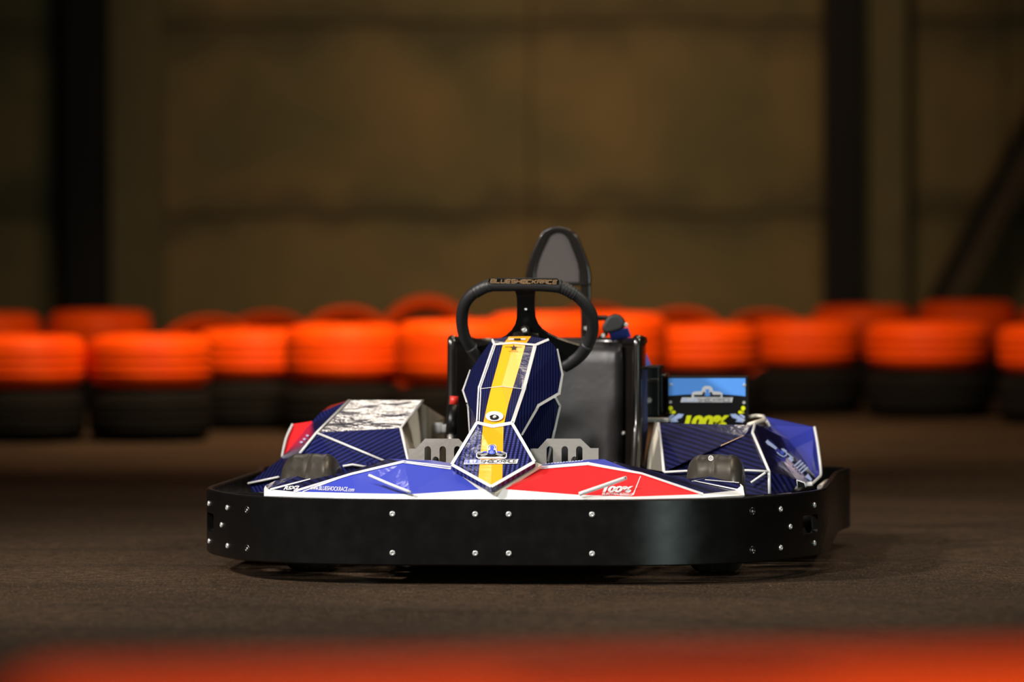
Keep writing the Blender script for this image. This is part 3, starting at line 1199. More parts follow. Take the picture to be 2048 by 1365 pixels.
Px().poly([(1240.8, 987.4), (1266, 988.2), (1264.5, 993.2), (1239.5, 992.6)]).put('slogan_box', FT, 'print_white', fairing, .0016)
font_px('POWER', 1241.8, 992, 1263.8, 3.6, shear=.3, bold=.02, slope=.4).put('slogan_lettering', FT, 'red', fairing, .0024)
tp = Px()
for i in range(13):
    tp.line([(1090 + i * 6, 930.0 - i * .55), (1094 + i * 6, 929.4 - i * .55)], 1.5)
tp.put('small_print', FT, 'print_ice', fairing, .0018)

# ------------------------------------------------------------------ nose
nose = bpy.data.objects.new('nose_cone', None)
COL.objects.link(nose)
nose.parent = kart
DV = KK([(953, 847.5, .300), (985, 855, .288), (1025, 847.5, .300), (1071, 926, .130), (982.5, 978, .015), (902, 932, .130), (984, 905, .166)])
DFc = [(0, 1, 6, 5), (1, 2, 3, 6), (5, 6, 4), (6, 3, 4)]
dia = mesh('nose_plate', DV, DFc, 'carbon_weave', nose, solid=.010, cam_side=True)
DT = tri_list(DV, DFc)
mesh('nose_underlay', KK([(905, 936, .150), (962, 905, .22), (1022, 905, .22), (1084, 930, .150), (991.5, 988, .026)]), [(0, 4, 3, 2, 1)], 'cream', nose, solid=.006, cam_side=True)
fy = Px()
fy.poly([(966, 851), (985, 856), (984, 905), (961.5, 905)]).poly([(985, 856), (1007, 851.5), (1006, 905), (984, 905)])
fy.poly([(961.5, 905), (984, 905), (982.5, 972), (957, 957)]).poly([(984, 905), (1006, 905), (1004.5, 958), (982.5, 972)])
fy.lay('yellow_stripe', DT, 'yellow', dia, .0005)
lip = [(0, 5), (5, 4), (4, 3), (3, 2), (2, 1), (1, 0)]
fw = Px()
for a, b in (((954, 847), (903.5, 931)), ((903.5, 931), (982.5, 975)), ((982.5, 975), (1069, 925.5)), ((1069, 925.5), (1024, 848)), ((1024, 848), (985, 855)), ((985, 855), (954, 847))):
    fw.line([a, b], 6.0)
fw.put('white_border', DT, 'white', dia, .0018)
# emblem and name on the plate
em = Px()
oy = -1.5
em.poly([(953, 909), (957, 906.3), (975, 905.5), (976, 902), (976, 894), (980, 891.2), (990, 891.2), (993, 895), (993, 903), (994, 905.5), (1008, 906.3), (1013.5, 909), (1013.5, 917), (1010, 919.5), (957, 919.5), (952.5, 916)])
em.lay('emblem_outline', DT, 'print_white', dia, .0022)
em = Px()
em.poly([(954.8, 909.5), (958, 908), (976, 909), (977.5, 903), (980, 903), (983.5, 912.5), (987, 903), (990.5, 903), (992, 909), (1009, 908), (1011.8, 910), (1011.5, 916), (1009, 917.6), (1000, 915.5), (990, 916.5), (977, 916.5), (966, 915.5), (957.5, 917.6), (954.8, 915.5)])
em.line([(978, 900), (977.6, 896), (980.6, 893), (984.4, 892.6), (988.4, 893), (991, 896), (990.6, 900)], .9)
em.lay('emblem_shadow', DT, 'print_black', dia, .0028)
em = Px()
em.poly([(980.2, 896), (982, 894.6), (986, 894.6), (987.8, 896), (987.8, 899), (986.6, 901.5), (987.6, 904.5), (990.2, 908.5), (988.2, 911), (984.2, 912.2), (979.4, 911), (976.6, 908.5), (979.8, 904.5), (981, 901.5), (980.2, 899)])
em.poly([(964.5, 908.6), (967, 906.2), (974.8, 905.6), (973.2, 908.8)]).poly([(993.4, 905.6), (1001.5, 906.4), (1003.4, 909), (994.4, 908.8)])
em.lay('emblem_kart', DT, 'print_blue', dia, .0034)
em = Px()
em.line([(956.5, 911.5), (966, 912.6), (974, 911.2)], .9)
em.line([(1010, 911.5), (1002, 912.6), (993.5, 911.2)], .9)
em.line([(962, 915.2), (970, 914.6), (976, 911.6)], .8)
em.line([(1005, 915.2), (998, 914.6), (991.5, 911.6)], .8)
for i in range(12):
    a0, a1 = PI * i / 6, PI * (i + 1) / 6
    em.line([(983.5 + 2.1 * math.cos(a0), 908 + 2 * math.sin(a0)), (983.5 + 2.1 * math.cos(a1), 908 + 2 * math.sin(a1))], .5)
em.put('emblem_detail', DT, 'print_white', dia, .0040)
nm = Px()
x0_, y0_, x1_, y1_ = 929.5, 929.3, 1034, 927.8
for i in range(13):
    t0, t1 = i / 13, (i + 1) / 13
    xa, xb = x0_ + (x1_ - x0_) * t0, x0_ + (x1_ - x0_) * t1
    ya = y0_ + (y1_ - y0_) * t0
    nm.poly([(xa - 2, ya + 1.7), (xb + .2, ya + 1.6), (xb + 2.8, ya - 7.4), (xa + .8, ya - 7.3)])
nm.lay('name_backing', DT, 'print_white', dia, .0022)
nm = Px()
strokes(nm, 'BLUESHOCKRACE', (930, 929.3), (1034, 927.8), 5.8, .95, .25, 0, 4)
nm.put('name_lettering', DT, 'print_blue', dia, .0030)
nm = Px()
strokes(nm, 'BLUESHOCKRACE', (930, 929.3), (1034, 927.8), 5.8, .95, .25, 4, 13)
nm.put('name_lettering', DT, 'print_black', dia, .0030)

# upper nose
NPt = {
    'tl': (989, 691, .560), 'tm': (1027, 688, .557), 'tr': (1070, 692, .560),
    'ml': (959.5, 776, .430), 'mm': (1003, 772, .427), 'mr': (1048, 778, .430),
    'bl': (955.5, 847.5, .302), 'bm': (985, 855, .299), 'br': (1025, 847.5, .302),
    'ta': (984, 680, .610), 'tb': (1018, 673, .615), 'tc': (1062, 673, .615), 'td': (1097, 679.5, .610),
    'l1': (957, 717, .620), 'l2': (941.5, 741, .610), 'l3': (926, 782, .570), 'l4': (936.5, 814, .500), 'l5': (940, 870, .400),
    'r1': (1114.5, 699, .620), 'r2': (1125, 750, .600), 'r3': (1118.5, 788.5, .560), 'r4': (1076, 813, .450), 'r5': (1041.5, 872, .330),
}
NO = list(NPt)
NV = {k: K(*v) for k, v in NPt.items()}
ni = {k: i for i, k in enumerate(NO)}
nf = [
    ('tl', 'ml', 'mm', 'tm'), ('tm', 'mm', 'mr', 'tr'), ('ml', 'bl', 'bm', 'mm'), ('mm', 'bm', 'br', 'mr'),
    ('ta', 'tl', 'tm', 'tb'), ('tb', 'tm', 'tc'), ('tm', 'tr', 'td', 'tc'),
    ('ta', 'l1', 'tl'), ('l1', 'l2', 'ml', 'tl'), ('l2', 'l3', 'ml'), ('l3', 'l4', 'bl', 'ml'), ('l4', 'l5', 'bl'),
    ('td', 'tr', 'r1'), ('r1', 'tr', 'mr', 'r2'), ('mr', 'r3', 'r2'), ('mr', 'br', 'r4', 'r3'), ('br', 'r5', 'r4'),
]
nff = [tuple(ni[k] for k in f) for f in nf]
shell = mesh('nose_shell', [NV[k] for k in NO], nff, 'carbon_nose', nose, solid=.005, cam_side=True)
NT = tri_list([NV[k] for k in NO], nff)
fy = Px()
fy.poly([(1018, 674), (1040, 673.5), (1029, 688), (1006, 690)]).poly([(1040, 673.5), (1062, 673.5), (1051, 690), (1029, 688)])
for (a, b) in ((0, 1), (1, 2), (2, 3), (3, 4)):
    L_ = [(1006, 690), (994.5, 733), (982.5, 776), (974, 812), (966, 849)]
    C_ = [(1028, 688), (1015.5, 730), (1003.5, 772.5), (994, 813), (985.5, 854)]
    R_ = [(1051, 690), (1039, 733), (1026, 776), (1016, 812), (1008, 850)]
    fy.poly([L_[a], C_[a], C_[b], L_[b]]).poly([C_[a], R_[a], R_[b], C_[b]])
fy.lay('yellow_stripe', NT, 'yellow', shell, .0005)
fl_ = _L()
for pts, wd in (
    ([(989.5, 691), (960, 776), (956, 847)], 5.5), ([(1069.5, 692), (1047.5, 778), (1024.5, 846)], 6.0),
    ([(984.5, 680), (989.5, 690.5), (1027, 687.5), (1069.5, 691.5), (1097, 680)], 3.6),
    ([(956, 846.5), (985, 853), (1024.5, 846.5)], 4.0),
    ([(941.5, 741), (927, 782), (937.5, 814), (940.5, 869)], [2, 3.5, 3.5, 2]),
    ([(1113.5, 699), (1123.5, 750), (1117, 788), (1076, 812), (1042, 871)], [3, 4.2, 5.5, 5.5, 4]),
):
    fl_.line(pts, wd)
fl_.line([(962, 779), (1003, 774.5), (1045, 779.5)], 1.0)
rule('white_line', fl_, NT, 'white', shell, .0018)
# lower flank on the right and its mirror on the left, steering column cover
LW = KK([(1109.5, 793.6, .62), (1121, 812, .62), (1106.5, 878, .60), (1096, 926, .59), (1040, 926, .58), (1041, 868, .60), (1078, 810, .62)])
lf = mesh('nose_flank', LW, [(0, 6, 5, 4, 3, 2, 1)], 'carbon_nose', nose, solid=.004, cam_side=True)
LT = tri_list(LW, [(0, 6, 5, 4, 3, 2, 1)])
Px().line([(1109.5, 793), (1120, 813), (1105.6, 878), (1095.5, 924)], 4.2).put('white_line', LT, 'white', lf, .0016)
LW = KK([(936, 800, .60), (938, 868, .55), (945, 930, .5), (985, 930, .42), (975, 860, .40)])
mesh('nose_flank', LW, [(0, 1, 2, 3, 4)], 'carbon_nose', nose, solid=.004, cam_side=True)
# fixing washer, star and small mark
wz = Px().disc(989, 836, 18.5, 10)
wz.put('washer', NT, 'white', shell, .004)
fx_ = Px().disc(989, 839, 9.8, 5.4)
fx_.put('screw_recess', NT, 'print_black', shell, .0052)
cb = onto(990, 838, NT, .004)
o = bpy.data.objects.new('screw', me_bolt)
COL.objects.link(o)
o.parent = shell
o.location = cb
o.scale = (.75, .75, 1)
o.rotation_euler = Vector((0, -.6, .8)).to_track_quat('Z', 'Y').to_euler()
st = Px()
pts = []
for i in range(10):
    a = -PI / 2 + i * PI / 5
    r = (11 if i % 2 == 0 else 4.2)
    pts.append((1027.5 + r * math.cos(a) * .82, 697.5 + r * .62 * math.sin(a)))
c_ = (1027.5, 697.5)
for i in range(10):
    st.poly([c_, pts[i], pts[(i + 1) % 10]])
st.line([(1010, 696), (1044, 695.5)], .8)
for i in range(6):
    st.line([(1018 + i * 3.2, 704.5), (1020 + i * 3.2, 704.5)], 1.2)
st.lay('star_emblem', NT, 'print_black', shell, .0022)
st = Px().line([(1018, 680.5), (1051, 680.5)], 2.6)
st.put('top_mark', NT, 'print_white', shell, .0022)
Px().line([(1028, 681.5), (1041, 681.3)], 3).put('top_mark', NT, 'print_black', shell, .003)
for a, b in (((1047.5, 760), (1044, 777)),):
    tube('trim_pin', KK([(a[0], a[1], .43), (b[0], b[1], .40)]), .0012, 'bolt', shell, 6)
tube('steering_column', KK([(1004, 930, .35), (1052, 672, .78)]), .012, 'black', kart, 12)

# ------------------------------------------------------------------ pedal guards (steel plates with slots)
PY = .36


def guard(x0):
    """steel foot guard whose left corner shows at pixel x0"""
    top = [(0, 18), (15, 18), (33, -2), (100, -2), (120, 17), (136, 17)]
    slots = [(32, 45), (62, 75), (91, 104)]
    yb = 945
    V, Fc = [], []

    def P(x, y):
        V.append(K(x0 + x, 880 + y, PY))
        return len(V) - 1

    def topy(x):
        for (a, b), (c, d) in zip(top, top[1:]):
            if a <= x <= c:
                return b + (d - b) * (x - a) / (c - a)
        return top[-1][1]
    xs = sorted({0, 15, 33, 100, 120, 136} | {v for s in slots for v in s})
    sb = yb - 880
    for xa, xb in zip(xs, xs[1:]):
        sl = [s for s in slots if s[0] <= xa and xb <= s[1]]
        if sl:
            s0, s1 = sl[0]
            n = 10
            cx_, rr = (s0 + s1) / 2, (s1 - s0) / 2
            for i in range(n):
                u0, u1 = xa + (xb - xa) * i / n, xa + (xb - xa) * (i + 1) / n
                h0 = 13 + rr - math.sqrt(max(0, rr * rr - (u0 - cx_) ** 2))
                h1 = 13 + rr - math.sqrt(max(0, rr * rr - (u1 - cx_) ** 2))
                Fc.append((P(u0, topy(u0)), P(u0, h0), P(u1, h1), P(u1, topy(u1))))
            Fc.append((P(xa, sb - 8), P(xa, sb), P(xb, sb), P(xb, sb - 8)))
        else:
            Fc.append((P(xa, topy(xa)), P(xa, sb), P(xb, sb), P(xb, topy(xb))))
    # folded side flanges running backwards
    for x in (0, 136):
        a, b = V[P(x, topy(x))], V[P(x, sb)]
        k = len(V)
        V.append(a + Vector((.004 if x == 0 else -.004, .05, -.002)))
        V.append(b + Vector((.004 if x == 0 else -.004, .05, 0)))
        Fc.append((k - 2, k - 1, k + 1, k) if x else (k - 2, k, k + 1, k - 1))
    o = mesh('foot_guard', V, Fc, 'steel', kart)
    bm = bmesh.new()
    bm.from_mesh(o.data)
    bmesh.ops.remove_doubles(bm, verts=bm.verts, dist=1e-5)
    bm.to_mesh(o.data)
    bm.free()
    s = o.modifiers.new('t', 'SOLIDIFY')
    s.thickness = .003
    return o


guard(817)
guard(1061)
tube('brake_pedal', KK([(1150, 935, .30), (1148, 905, .42), (1140, 890, .44)]), .007, 'black', kart, 8)
tube('throttle_pedal', KK([(870, 935, .30), (872, 905, .42), (880, 890, .44)]), .007, 'black', kart, 8)

# ------------------------------------------------------------------ steering wheel
sw = bpy.data.objects.new('steering_wheel', None)
COL.objects.link(sw)
sw.parent = kart


def WZ(zx, zy):
    """pixel from the enlarged view, put on the tilted plane of the wheel"""
    px_, py_ = 880 + zx * .2344, 430 + zy * .2344
    yk = .665 + (py_ - 556) / 190 * .13
    return K(px_, py_, yk)


rim_pts = [(640, 596), (820, 599), (990, 610), (1085, 640), (1165, 690), (1240, 765), (1290, 850), (1303, 935), (1295, 1020), (1262, 1105), (1200, 1190), (1120, 1255), (1055, 1290)]
rim_l = [(330, 1215), (262, 1130), (215, 1050), (192, 960), (187, 880), (200, 790), (240, 715), (305, 655), (385, 615), (470, 599)]
path = catmull([WZ(*p) for p in rim_l + rim_pts], 5)
rim = tube('rim', path, .0136, 'rubber_grip', sw, 16)
# ribbed upper corners and raised joints
for c_pts in ([(300, 660), (385, 615), (440, 603)], [(1020, 614), (1085, 640), (1150, 680)]):
    pp = catmull([WZ(*p) for p in c_pts], 9)
    rr = [.0140 + (.0010 if i % 3 else -.0002) for i in range(len(pp))]
    tube('ribbed_grip', pp, rr, 'rubber_grip', rim, 16)
pad = tube('name_pad', catmull([WZ(*p) for p in ((420, 596), (560, 596), (720, 594), (880, 598), (1035, 612))], 4), .0152, 'rubber_grip', rim, 16)
# name plate lying on the front upper side of the pad
pl = [WZ(*p) for p in ((418, 566), (430, 545), (1005, 547), (1022, 570), (1012, 590), (1000, 594), (440, 590), (424, 582))]
pl = [p + Vector((0, -.0145, 0)) for p in pl]
npl = mesh('name_plate', pl, [tuple(range(8))], 'black', rim, solid=.004, cam_side=True)
PT = tri_list(pl, [tuple(range(8))])
nmw = Px()
strokes(nmw, 'BLUESHOCKRACE', (981, 565.4), (1116, 567.6), 6.8, 1.7, .22)
nmw.put('name_lettering', PT, 'print_tan', npl, .001)
nmw = Px()
strokes(nmw, 'BLUESHOCKRACE', (981, 565.4), (1116, 567.6), 6.8, .3, .22)
nmw.put('name_lettering', PT, 'print_black', npl, .0016)
# bottom grips
for c_pts, rr in (([(1262, 1105), (1200, 1190), (1120, 1255), (1055, 1292)], .0155), ([(262, 1130), (330, 1215), (380, 1260)], .0150)):
    tube('thumb_grip', catmull([WZ(*p) for p in c_pts], 4), rr, 'rubber_grip', rim, 14)
tube('lower_bar', [WZ(1060, 1290) + Vector((0, .01, 0)), WZ(700, 1330), WZ(360, 1250) + Vector((0, .01, 0))], .010, 'black', sw, 10)
rows = [((640, 640), (815, 640)), ((650, 668), (812, 668)), ((657, 700), (809, 700)), ((659, 790), (806, 790)), ((655, 880), (815, 880)), ((640, 940), (838, 935)),
        ((610, 990), (870, 975)), ((560, 1036), (920, 1010)), ((480, 1078), (1000, 1050)), ((380, 1104), (1090, 1082)), ((300, 1122), (1190, 1112)), ((320, 1180), (1200, 1160)), ((360, 1250), (1060, 1262))]
spv, spf = [], []
for a_, b_ in rows:
    for t_ in (0, .33, .67, 1):
        spv.append(WZ(a_[0] + (b_[0] - a_[0]) * t_, a_[1] + (b_[1] - a_[1]) * t_))
for r_ in range(len(rows) - 1):
    for c_i in range(3):
        q = r_ * 4 + c_i
        spf.append((q, q + 1, q + 5, q + 4))
spoke = mesh('spoke_plate', spv, spf, 'black', sw, solid=.008, off=0, cam_side=True)
V, Fc = lathe_data([(0, .022), (.009, .022), (.011, .019), (.011, .006), (.028, .002), (.032, -.004)], 24)
hub = mesh('hub_boss', V, Fc, 'black_gloss', sw, smooth=True)
hub.location = WZ(735, 1010) + Vector((0, -.004, 0))
hub.rotation_euler = (math.radians(62), 0, 0)
o = bpy.data.objects.new('hub_bolt', me_bolt)
COL.objects.link(o)
o.parent = sw
o.location = WZ(735, 985) + Vector((0, -.027, 0))
o.rotation_euler = (math.radians(75), 0, 0)
o.scale = (1.0, 1.0, 1.6)
for p in ((735, 805),):
    o = bpy.data.objects.new('spoke_screw', me_bolt)
    COL.objects.link(o)
    o.parent = sw
    o.location = WZ(*p) + Vector((0, -.0045, 0))
    o.rotation_euler = (math.radians(80), 0, 0)
    o.scale = (.55, .55, .6)

# ------------------------------------------------------------------ seat
seat = bpy.data.objects.new('seat', None)
COL.objects.link(seat)
seat.parent = kart
SXC = K(1106, 700, 1.15).x
cross = [(-.222, .90), (-.226, .98), (-.222, 1.06), (-.205, 1.13), (-.165, 1.185), (-.09, 1.215), (0, 1.225), (.09, 1.215), (.165, 1.185), (.205, 1.13), (.222, 1.06), (.226, .98), (.222, .90)]
cs = catmull([Vector((a, b, 0)) for a, b in cross], 3)
lv = [.075, .13, .20, .28, .36, .43, .475, .49]
V, Fc = [], []
n = len(cs)
for li, z in enumerate(lv):
    for i, p in enumerate(cs):
        u = abs(i / (n - 1) * 2 - 1)
        lean = (z - .1) * .12
        nar = 1 - .10 * max(0, (.2 - z) / .13)
        zz = z
        if li >= 6:
            zz = z + .010 * (u ** 3) - (.004 if u < .5 else 0)
        y = p.y + lean - (.10 * max(0, (.3 - z) / .2) * (u ** 3))
        V.append((SXC + p.x * nar * .97, y, zz))
for li in range(len(lv) - 1):
    for i in range(n - 1):
        Fc.append((li * n + i, li * n + i + 1, (li + 1) * n + i + 1, (li + 1) * n + i))
k = len(V)
V.append((SXC, 1.0, .07))
for i in range(n - 1):
    Fc.append((k, i + 1, i))
shell_s = mesh('seat_shell', V[:k], Fc[:-(n - 1)], 'black_gloss', seat, smooth=True, solid=.014, off=0)
# rolled lip all round the front edges and top
lipL = [Vector(V[li * n]) for li in range(len(lv))]
top_row = [Vector(V[(len(lv) - 1) * n + i]) for i in range(n)]
lipR = [Vector(V[li * n + n - 1]) for li in reversed(range(len(lv)))]
lipp = catmull(lipL, 2)[:-1] + top_row + catmull(lipR, 2)[1:]
tube('rolled_lip', lipp, .011, 'black_gloss', seat, 10)
# seat base
V2, F2 = [], []
for i in range(n):
    a = Vector(V[i])
    V2 += [a, Vector((SXC + (a.x - SXC) * .95, min(a.y, .9) if False else a.y, .070))]
mesh('seat_base', [Vector(V[i]) for i in range(n)], [tuple(range(n))], 'black', seat, solid=.01)
# leather back pad, slightly bulged
pv, pf = [], []
NX, NZ = 18, 16
for j in range(NZ + 1):
    tz = j / NZ
    z = .10 + tz * .385
    for i in range(NX + 1):
        u = i / NX * 2 - 1
        x = u * .158
        y = 1.205 - .018 + (z - .1) * .12 - .03 * (abs(u) ** 2.6) * 1.0
        edge = max(abs(u), abs(tz * 2 - 1))
        y += .014 * max(0, (edge - .86) / .14) ** 2 if edge > .86 else 0
        pv.append((SXC + x, y, z - .006 * u * u))
for j in range(NZ):
    for i in range(NX):
        a = j * (NX + 1) + i
        pf.append((a, a + 1, a + NX + 2, a + NX + 1))
mesh('back_pad', pv, pf, 'leather', seat, smooth=True, solid=.012, off=1)
for p, yk in (((1247, 867), 1.03),):
    o = bpy.data.objects.new('seat_bolt', me_bolt)
    COL.objects.link(o)
    o.parent = seat
    o.location = K(p[0], p[1], 1.12) + Vector((0, 0, 0))
    o.rotation_euler = Vector((-.7, -1, 0)).to_track_quat('Z', 'Y').to_euler()
    o.scale = (.7, .7, .8)

# headrest frame
HY = 1.33
hr = bpy.data.objects.new('headrest', None)
COL.objects.link(hr)
hr.parent = kart
outer = [(1051, 572), (1052, 552), (1056, 530), (1064, 506), (1079, 474.5), (1086, 463.5), (1098, 456), (1115, 453), (1133, 456), (1147, 464), (1157, 475.5), (1168, 503), (1177.5, 528.5), (1182, 552), (1182, 572)]
innr = [(1073, 566), (1072, 545), (1077, 524), (1084, 505), (1096, 480), (1101, 472), (1108, 467), (1116, 465.5), (1125, 467), (1133, 473), (1139, 481), (1149, 506), (1156, 524), (1160, 545), (1160, 566)]
A_ = KK([(x, y, HY) for x, y in outer])
B_ = KK([(x, y, HY) for x, y in innr])
vv, ff = A_ + B_, []
n_ = len(A_)
for i in range(n_ - 1):
    ff.append((i, n_ + i, n_ + i + 1, i + 1))
ff.append((0, n_ - 1, 2 * n_ - 1, n_))
fr = mesh('frame', vv, ff, 'black_gloss', hr, solid=.026, off=0, bevel=.007, seg=3, angle=30)
mesh('pad', KK([(x, y, HY - .003) for x, y in innr]), [tuple(range(n_))], 'foam', hr, solid=.012, off=0, bevel=.003)
for xa, xb in ((1051, 1070), (1162, 1182)):
    a, b = K(xa, 560, HY), K(xb, 740, HY)
    s_ = box('strut', a.x, b.x, HY - .010, HY + .008, b.z, a.z, 'black_gloss', hr, bevel=.003)
    a2, b2 = K((xa + xb) / 2 - 1.8, 660, HY), K((xa + xb) / 2 + 1.8, 690, HY)
    box('slot_edge', a2.x, b2.x, HY - .0112, HY - .010, b2.z, a2.z, 'black_gloss', s_)
o = bpy.data.objects.new('strut_bolt', me_bolt)
COL.objects.link(o)
o.parent = hr
o.location = K(1171.5, 657, HY - .012)
o.rotation_euler = (PI / 2, 0, 0)
o.scale = (.75, .75, 1)
cbx = K(1160, 632, HY)
cb2 = K(1214, 642, HY)
box('cross_bar', K(1180, 632, HY).x, cb2.x, HY + .01, HY + .03, cb2.z, cbx.z, 'black_gloss', hr, bevel=.003)

# belt with shoulder pad
bl = bpy.data.objects.new('seat_belt', None)
COL.objects.link(bl)
bl.parent = kart
pad_px = [(1206, 660), (1207, 650), (1212, 641), (1219, 632), (1229, 629), (1239, 631), (1247, 638), (1251, 647), (1250, 655), (1240, 661), (1222, 666), (1213, 668)]
mesh('shoulder_pad', KK([(x, y, 1.22) for x, y in pad_px]), [tuple(range(len(pad_px)))], 'rubber_grip', bl, solid=.05, off=0, bevel=.012, seg=3)
mesh('strap', KK([(1218, 668, 1.215), (1256, 657, 1.215), (1262, 674, 1.235), (1224, 684, 1.235)]), [(0, 3, 2, 1)], 'belt', bl, solid=.004)
mesh('strap', KK([(1276, 690, 1.30), (1284, 690, 1.30), (1306, 738, 1.24), (1292, 738, 1.24)]), [(0, 3, 2, 1)], 'belt', bl, solid=.004)
mesh('strap', KK([(1284, 740, 1.02), (1294, 740, 1.02), (1296, 860, 1.0), (1286, 935, .98), (1276, 935, .98)]), [(0, 4, 3, 2, 1)], 'belt_dark', bl, solid=.004)
for p, r in (((1252.5, 650), 1.0), ((1206.5, 672), 1.1)):
    o = bpy.data.objects.new('belt_bolt', me_bolt)
    COL.objects.link(o)
    o.parent = bl
    o.location = K(p[0], p[1], 1.18)
    o.rotation_euler = (PI / 2, 0, 0)
    o.scale = (.75 * r, .75 * r, 1.5)
tube('belt_guide', KK([(1200, 677, 1.20), (1206.5, 672, 1.19), (1212, 668, 1.20)]), .006, 'black_gloss', bl, 8)

# electronics box beside the seat
a, b = K(1288, 733, 1.12), K(1321, 836, 1.12)
ebx = box('control_box', a.x, b.x, 1.12, 1.26, b.z, a.z, 'black', kart, bevel=.006)
a, b = K(1319, 749, 1.13), K(1333, 830, 1.13)
box('box_cover', a.x, b.x, 1.13, 1.25, b.z, a.z, 'black_gloss', ebx, bevel=.005)
a, b = K(1286, 758, 1.11), K(1318, 768, 1.11)
box('box_rib', a.x, b.x, 1.11, 1.12, b.z, a.z, 'black_gloss', ebx, bevel=.002)
for p in ((1298, 801, 1.1), (1292, 806, .9), (1283, 753, .6)):
    o = bpy.data.objects.new('box_bolt', me_bolt)
    COL.objects.link(o)
    o.parent = ebx
    o.location = K(p[0], p[1], 1.117)
    o.rotation_euler = (PI / 2, 0, 0)
    o.scale = (p[2], p[2], 2)
a, b = K(1285, 836, 1.08), K(1338, 845, 1.08)
box('mounting_rail', a.x, b.x, 1.06, 1.10, b.z, a.z, 'steel', kart, bevel=.002)

# display panel
DY = 1.10
a, b = K(1334, 753, DY), K(1497, 880, DY)
dp = box('display_panel', a.x, b.x, DY, DY + .045, b.z, a.z, 'black', kart, bevel=.002)
PTd = [tuple(KK([(1300, 700, DY), (1600, 700, DY), (1400, 900, DY)]))]
pb = Px()
bot = [(1337, 792), (1360, 790.5), (1385, 789.3), (1415, 788.8), (1445, 789.5), (1470, 791), (1491, 793)]
pb.poly([(1337, 757)] + bot + [(1491, 757)])
pb.put('blue_header', PTd, 'sky_blue', dp, .0015)
pb = Px()
pb.poly([(1383, 796), (1384, 786), (1390, 783.5), (1403, 783), (1405, 776), (1410, 772.5), (1420, 772.5), (1425, 777), (1426, 783), (1440, 784), (1445, 787), (1445, 796)])
pb.poly([(1361, 805), (1364, 795.5), (1466, 795.5), (1464, 805)])
pb.put('emblem_outline', PTd, 'print_white', dp, .0020)
pb = Px()
pb.poly([(1387.5, 790), (1404, 790), (1407, 784), (1409, 784), (1415, 794), (1421, 784), (1423, 784), (1426, 790), (1442, 790), (1441, 794.5), (1389, 794.5)])
pb.put('emblem_shadow', PTd, 'print_black', dp, .0026)
pb = Px()
pb.poly([(1411, 779), (1419, 779), (1418, 786), (1422, 791), (1415, 793.8), (1408, 791), (1412, 786)])
pb.put('emblem_kart', PTd, 'sky_blue', dp, .0032)
pb = Px()
strokes(pb, 'BLUESHOCKRACE', (1366, 803.5), (1463, 803.5), 6, .9, .2, 0, 4)
pb.put('name_lettering', PTd, 'print_ice', dp, .0030)
pb = Px()
strokes(pb, 'BLUESHOCKRACE', (1366, 803.5), (1463, 803.5), 6, .8, .2, 4, 13)
pb.put('name_lettering', PTd, 'print_black', dp, .0030)
font_px('100%', 1367, 858, 1459, 27, shear=.2, bold=.06, close=.95).put('slogan_lettering', PTd, 'acid', dp, .0030)
for sx_, mir in ((1337, 1), (1491, -1)):
    pb = Px()
    pb.disc(sx_ + mir * 4.5, 817, 4.3, 4.5).poly([(sx_ + mir * 2, 820), (sx_ + mir * 7, 820), (sx_ + mir * 5, 825)])
    pb.disc(sx_ + mir * 10.5, 825, 4, 3.5).poly([(sx_ + mir * 1, 826), (sx_ + mir * 8, 825), (sx_ + mir * 11, 829)])
    pb.put('yellow_arrow', PTd, 'acid', dp, .0030)
    pb = Px()
    pb.poly([(sx_, 840), (sx_ + mir * 14, 832), (sx_ + mir * 20, 828), (sx_ + mir * 31, 829), (sx_ + mir * 26, 836), (sx_ + mir * 14, 840), (sx_ + mir * 6, 846)])
    pb.poly([(sx_ + mir * 1, 834), (sx_ + mir * 8, 829), (sx_ + mir * 12, 831), (sx_ + mir * 2, 837)])
    pb.poly([(sx_ + mir * 8, 842), (sx_ + mir * 16, 839), (sx_ + mir * 20, 844), (sx_ + mir * 8, 845)])
    pb.put('blue_arrow', PTd, 'print_ice', dp, .0026)
for p in ((1342, 770), (1489, 771), (1341, 805), (1488, 806), (1340, 840), (1487, 841)):
    o = bpy.data.objects.new('panel_bolt', me_bolt)
    COL.objects.link(o)
    o.parent = dp
    o.location = K(p[0], p[1], DY - .001)
    o.rotation_euler = (PI / 2, 0, 0)
    o.scale = (.62, .62, 1)

# ------------------------------------------------------------------ lever with red tip
lev = bpy.data.objects.new('hand_lever', None)
COL.objects.link(lev)
lev.parent = kart
tube('lever_grip', KK([(902, 868, .80), (904, 840, .81), (907, 812, .82)]), .0125, 'black', lev, 14)
tube('lever_collar', KK([(907, 813.5, .82), (907.3, 810.5, .82)]), .0115, 'steel', lev, 14)
tube('lever_tip', KK([(907.3, 810.5, .82), (908.5, 793, .82)]), .0098, 'lever_red', lev, 14)
tube('lever_rod', KK([(900, 930, .80), (902, 866, .80)]), .006, 'steel', lev, 8)


# ------------------------------------------------------------------ side pods
def fan_all(fs):
    return [(f[0], f[i], f[i + 1]) for f in fs for i in range(1, len(f) - 1)]


def pod(name, pts, faces, mats):
    order_ = list(pts)
    V_ = {k: (K(*v) if not isinstance(v, Vector) else v) for k, v in pts.items()}
    ii = {k: i for i, k in enumerate(order_)}
    fs_ = [tuple(ii[k] for k in f.split()) for m, f in faces]
    o_ = mesh(name, [V_[k] for k in order_], fan_all(fs_), mats, kart, fm=[m for (m, f), g in zip(faces, fs_) for _ in range(len(g) - 2)])
    return o_, V_, tri_list([V_[k] for k in order_], fs_)


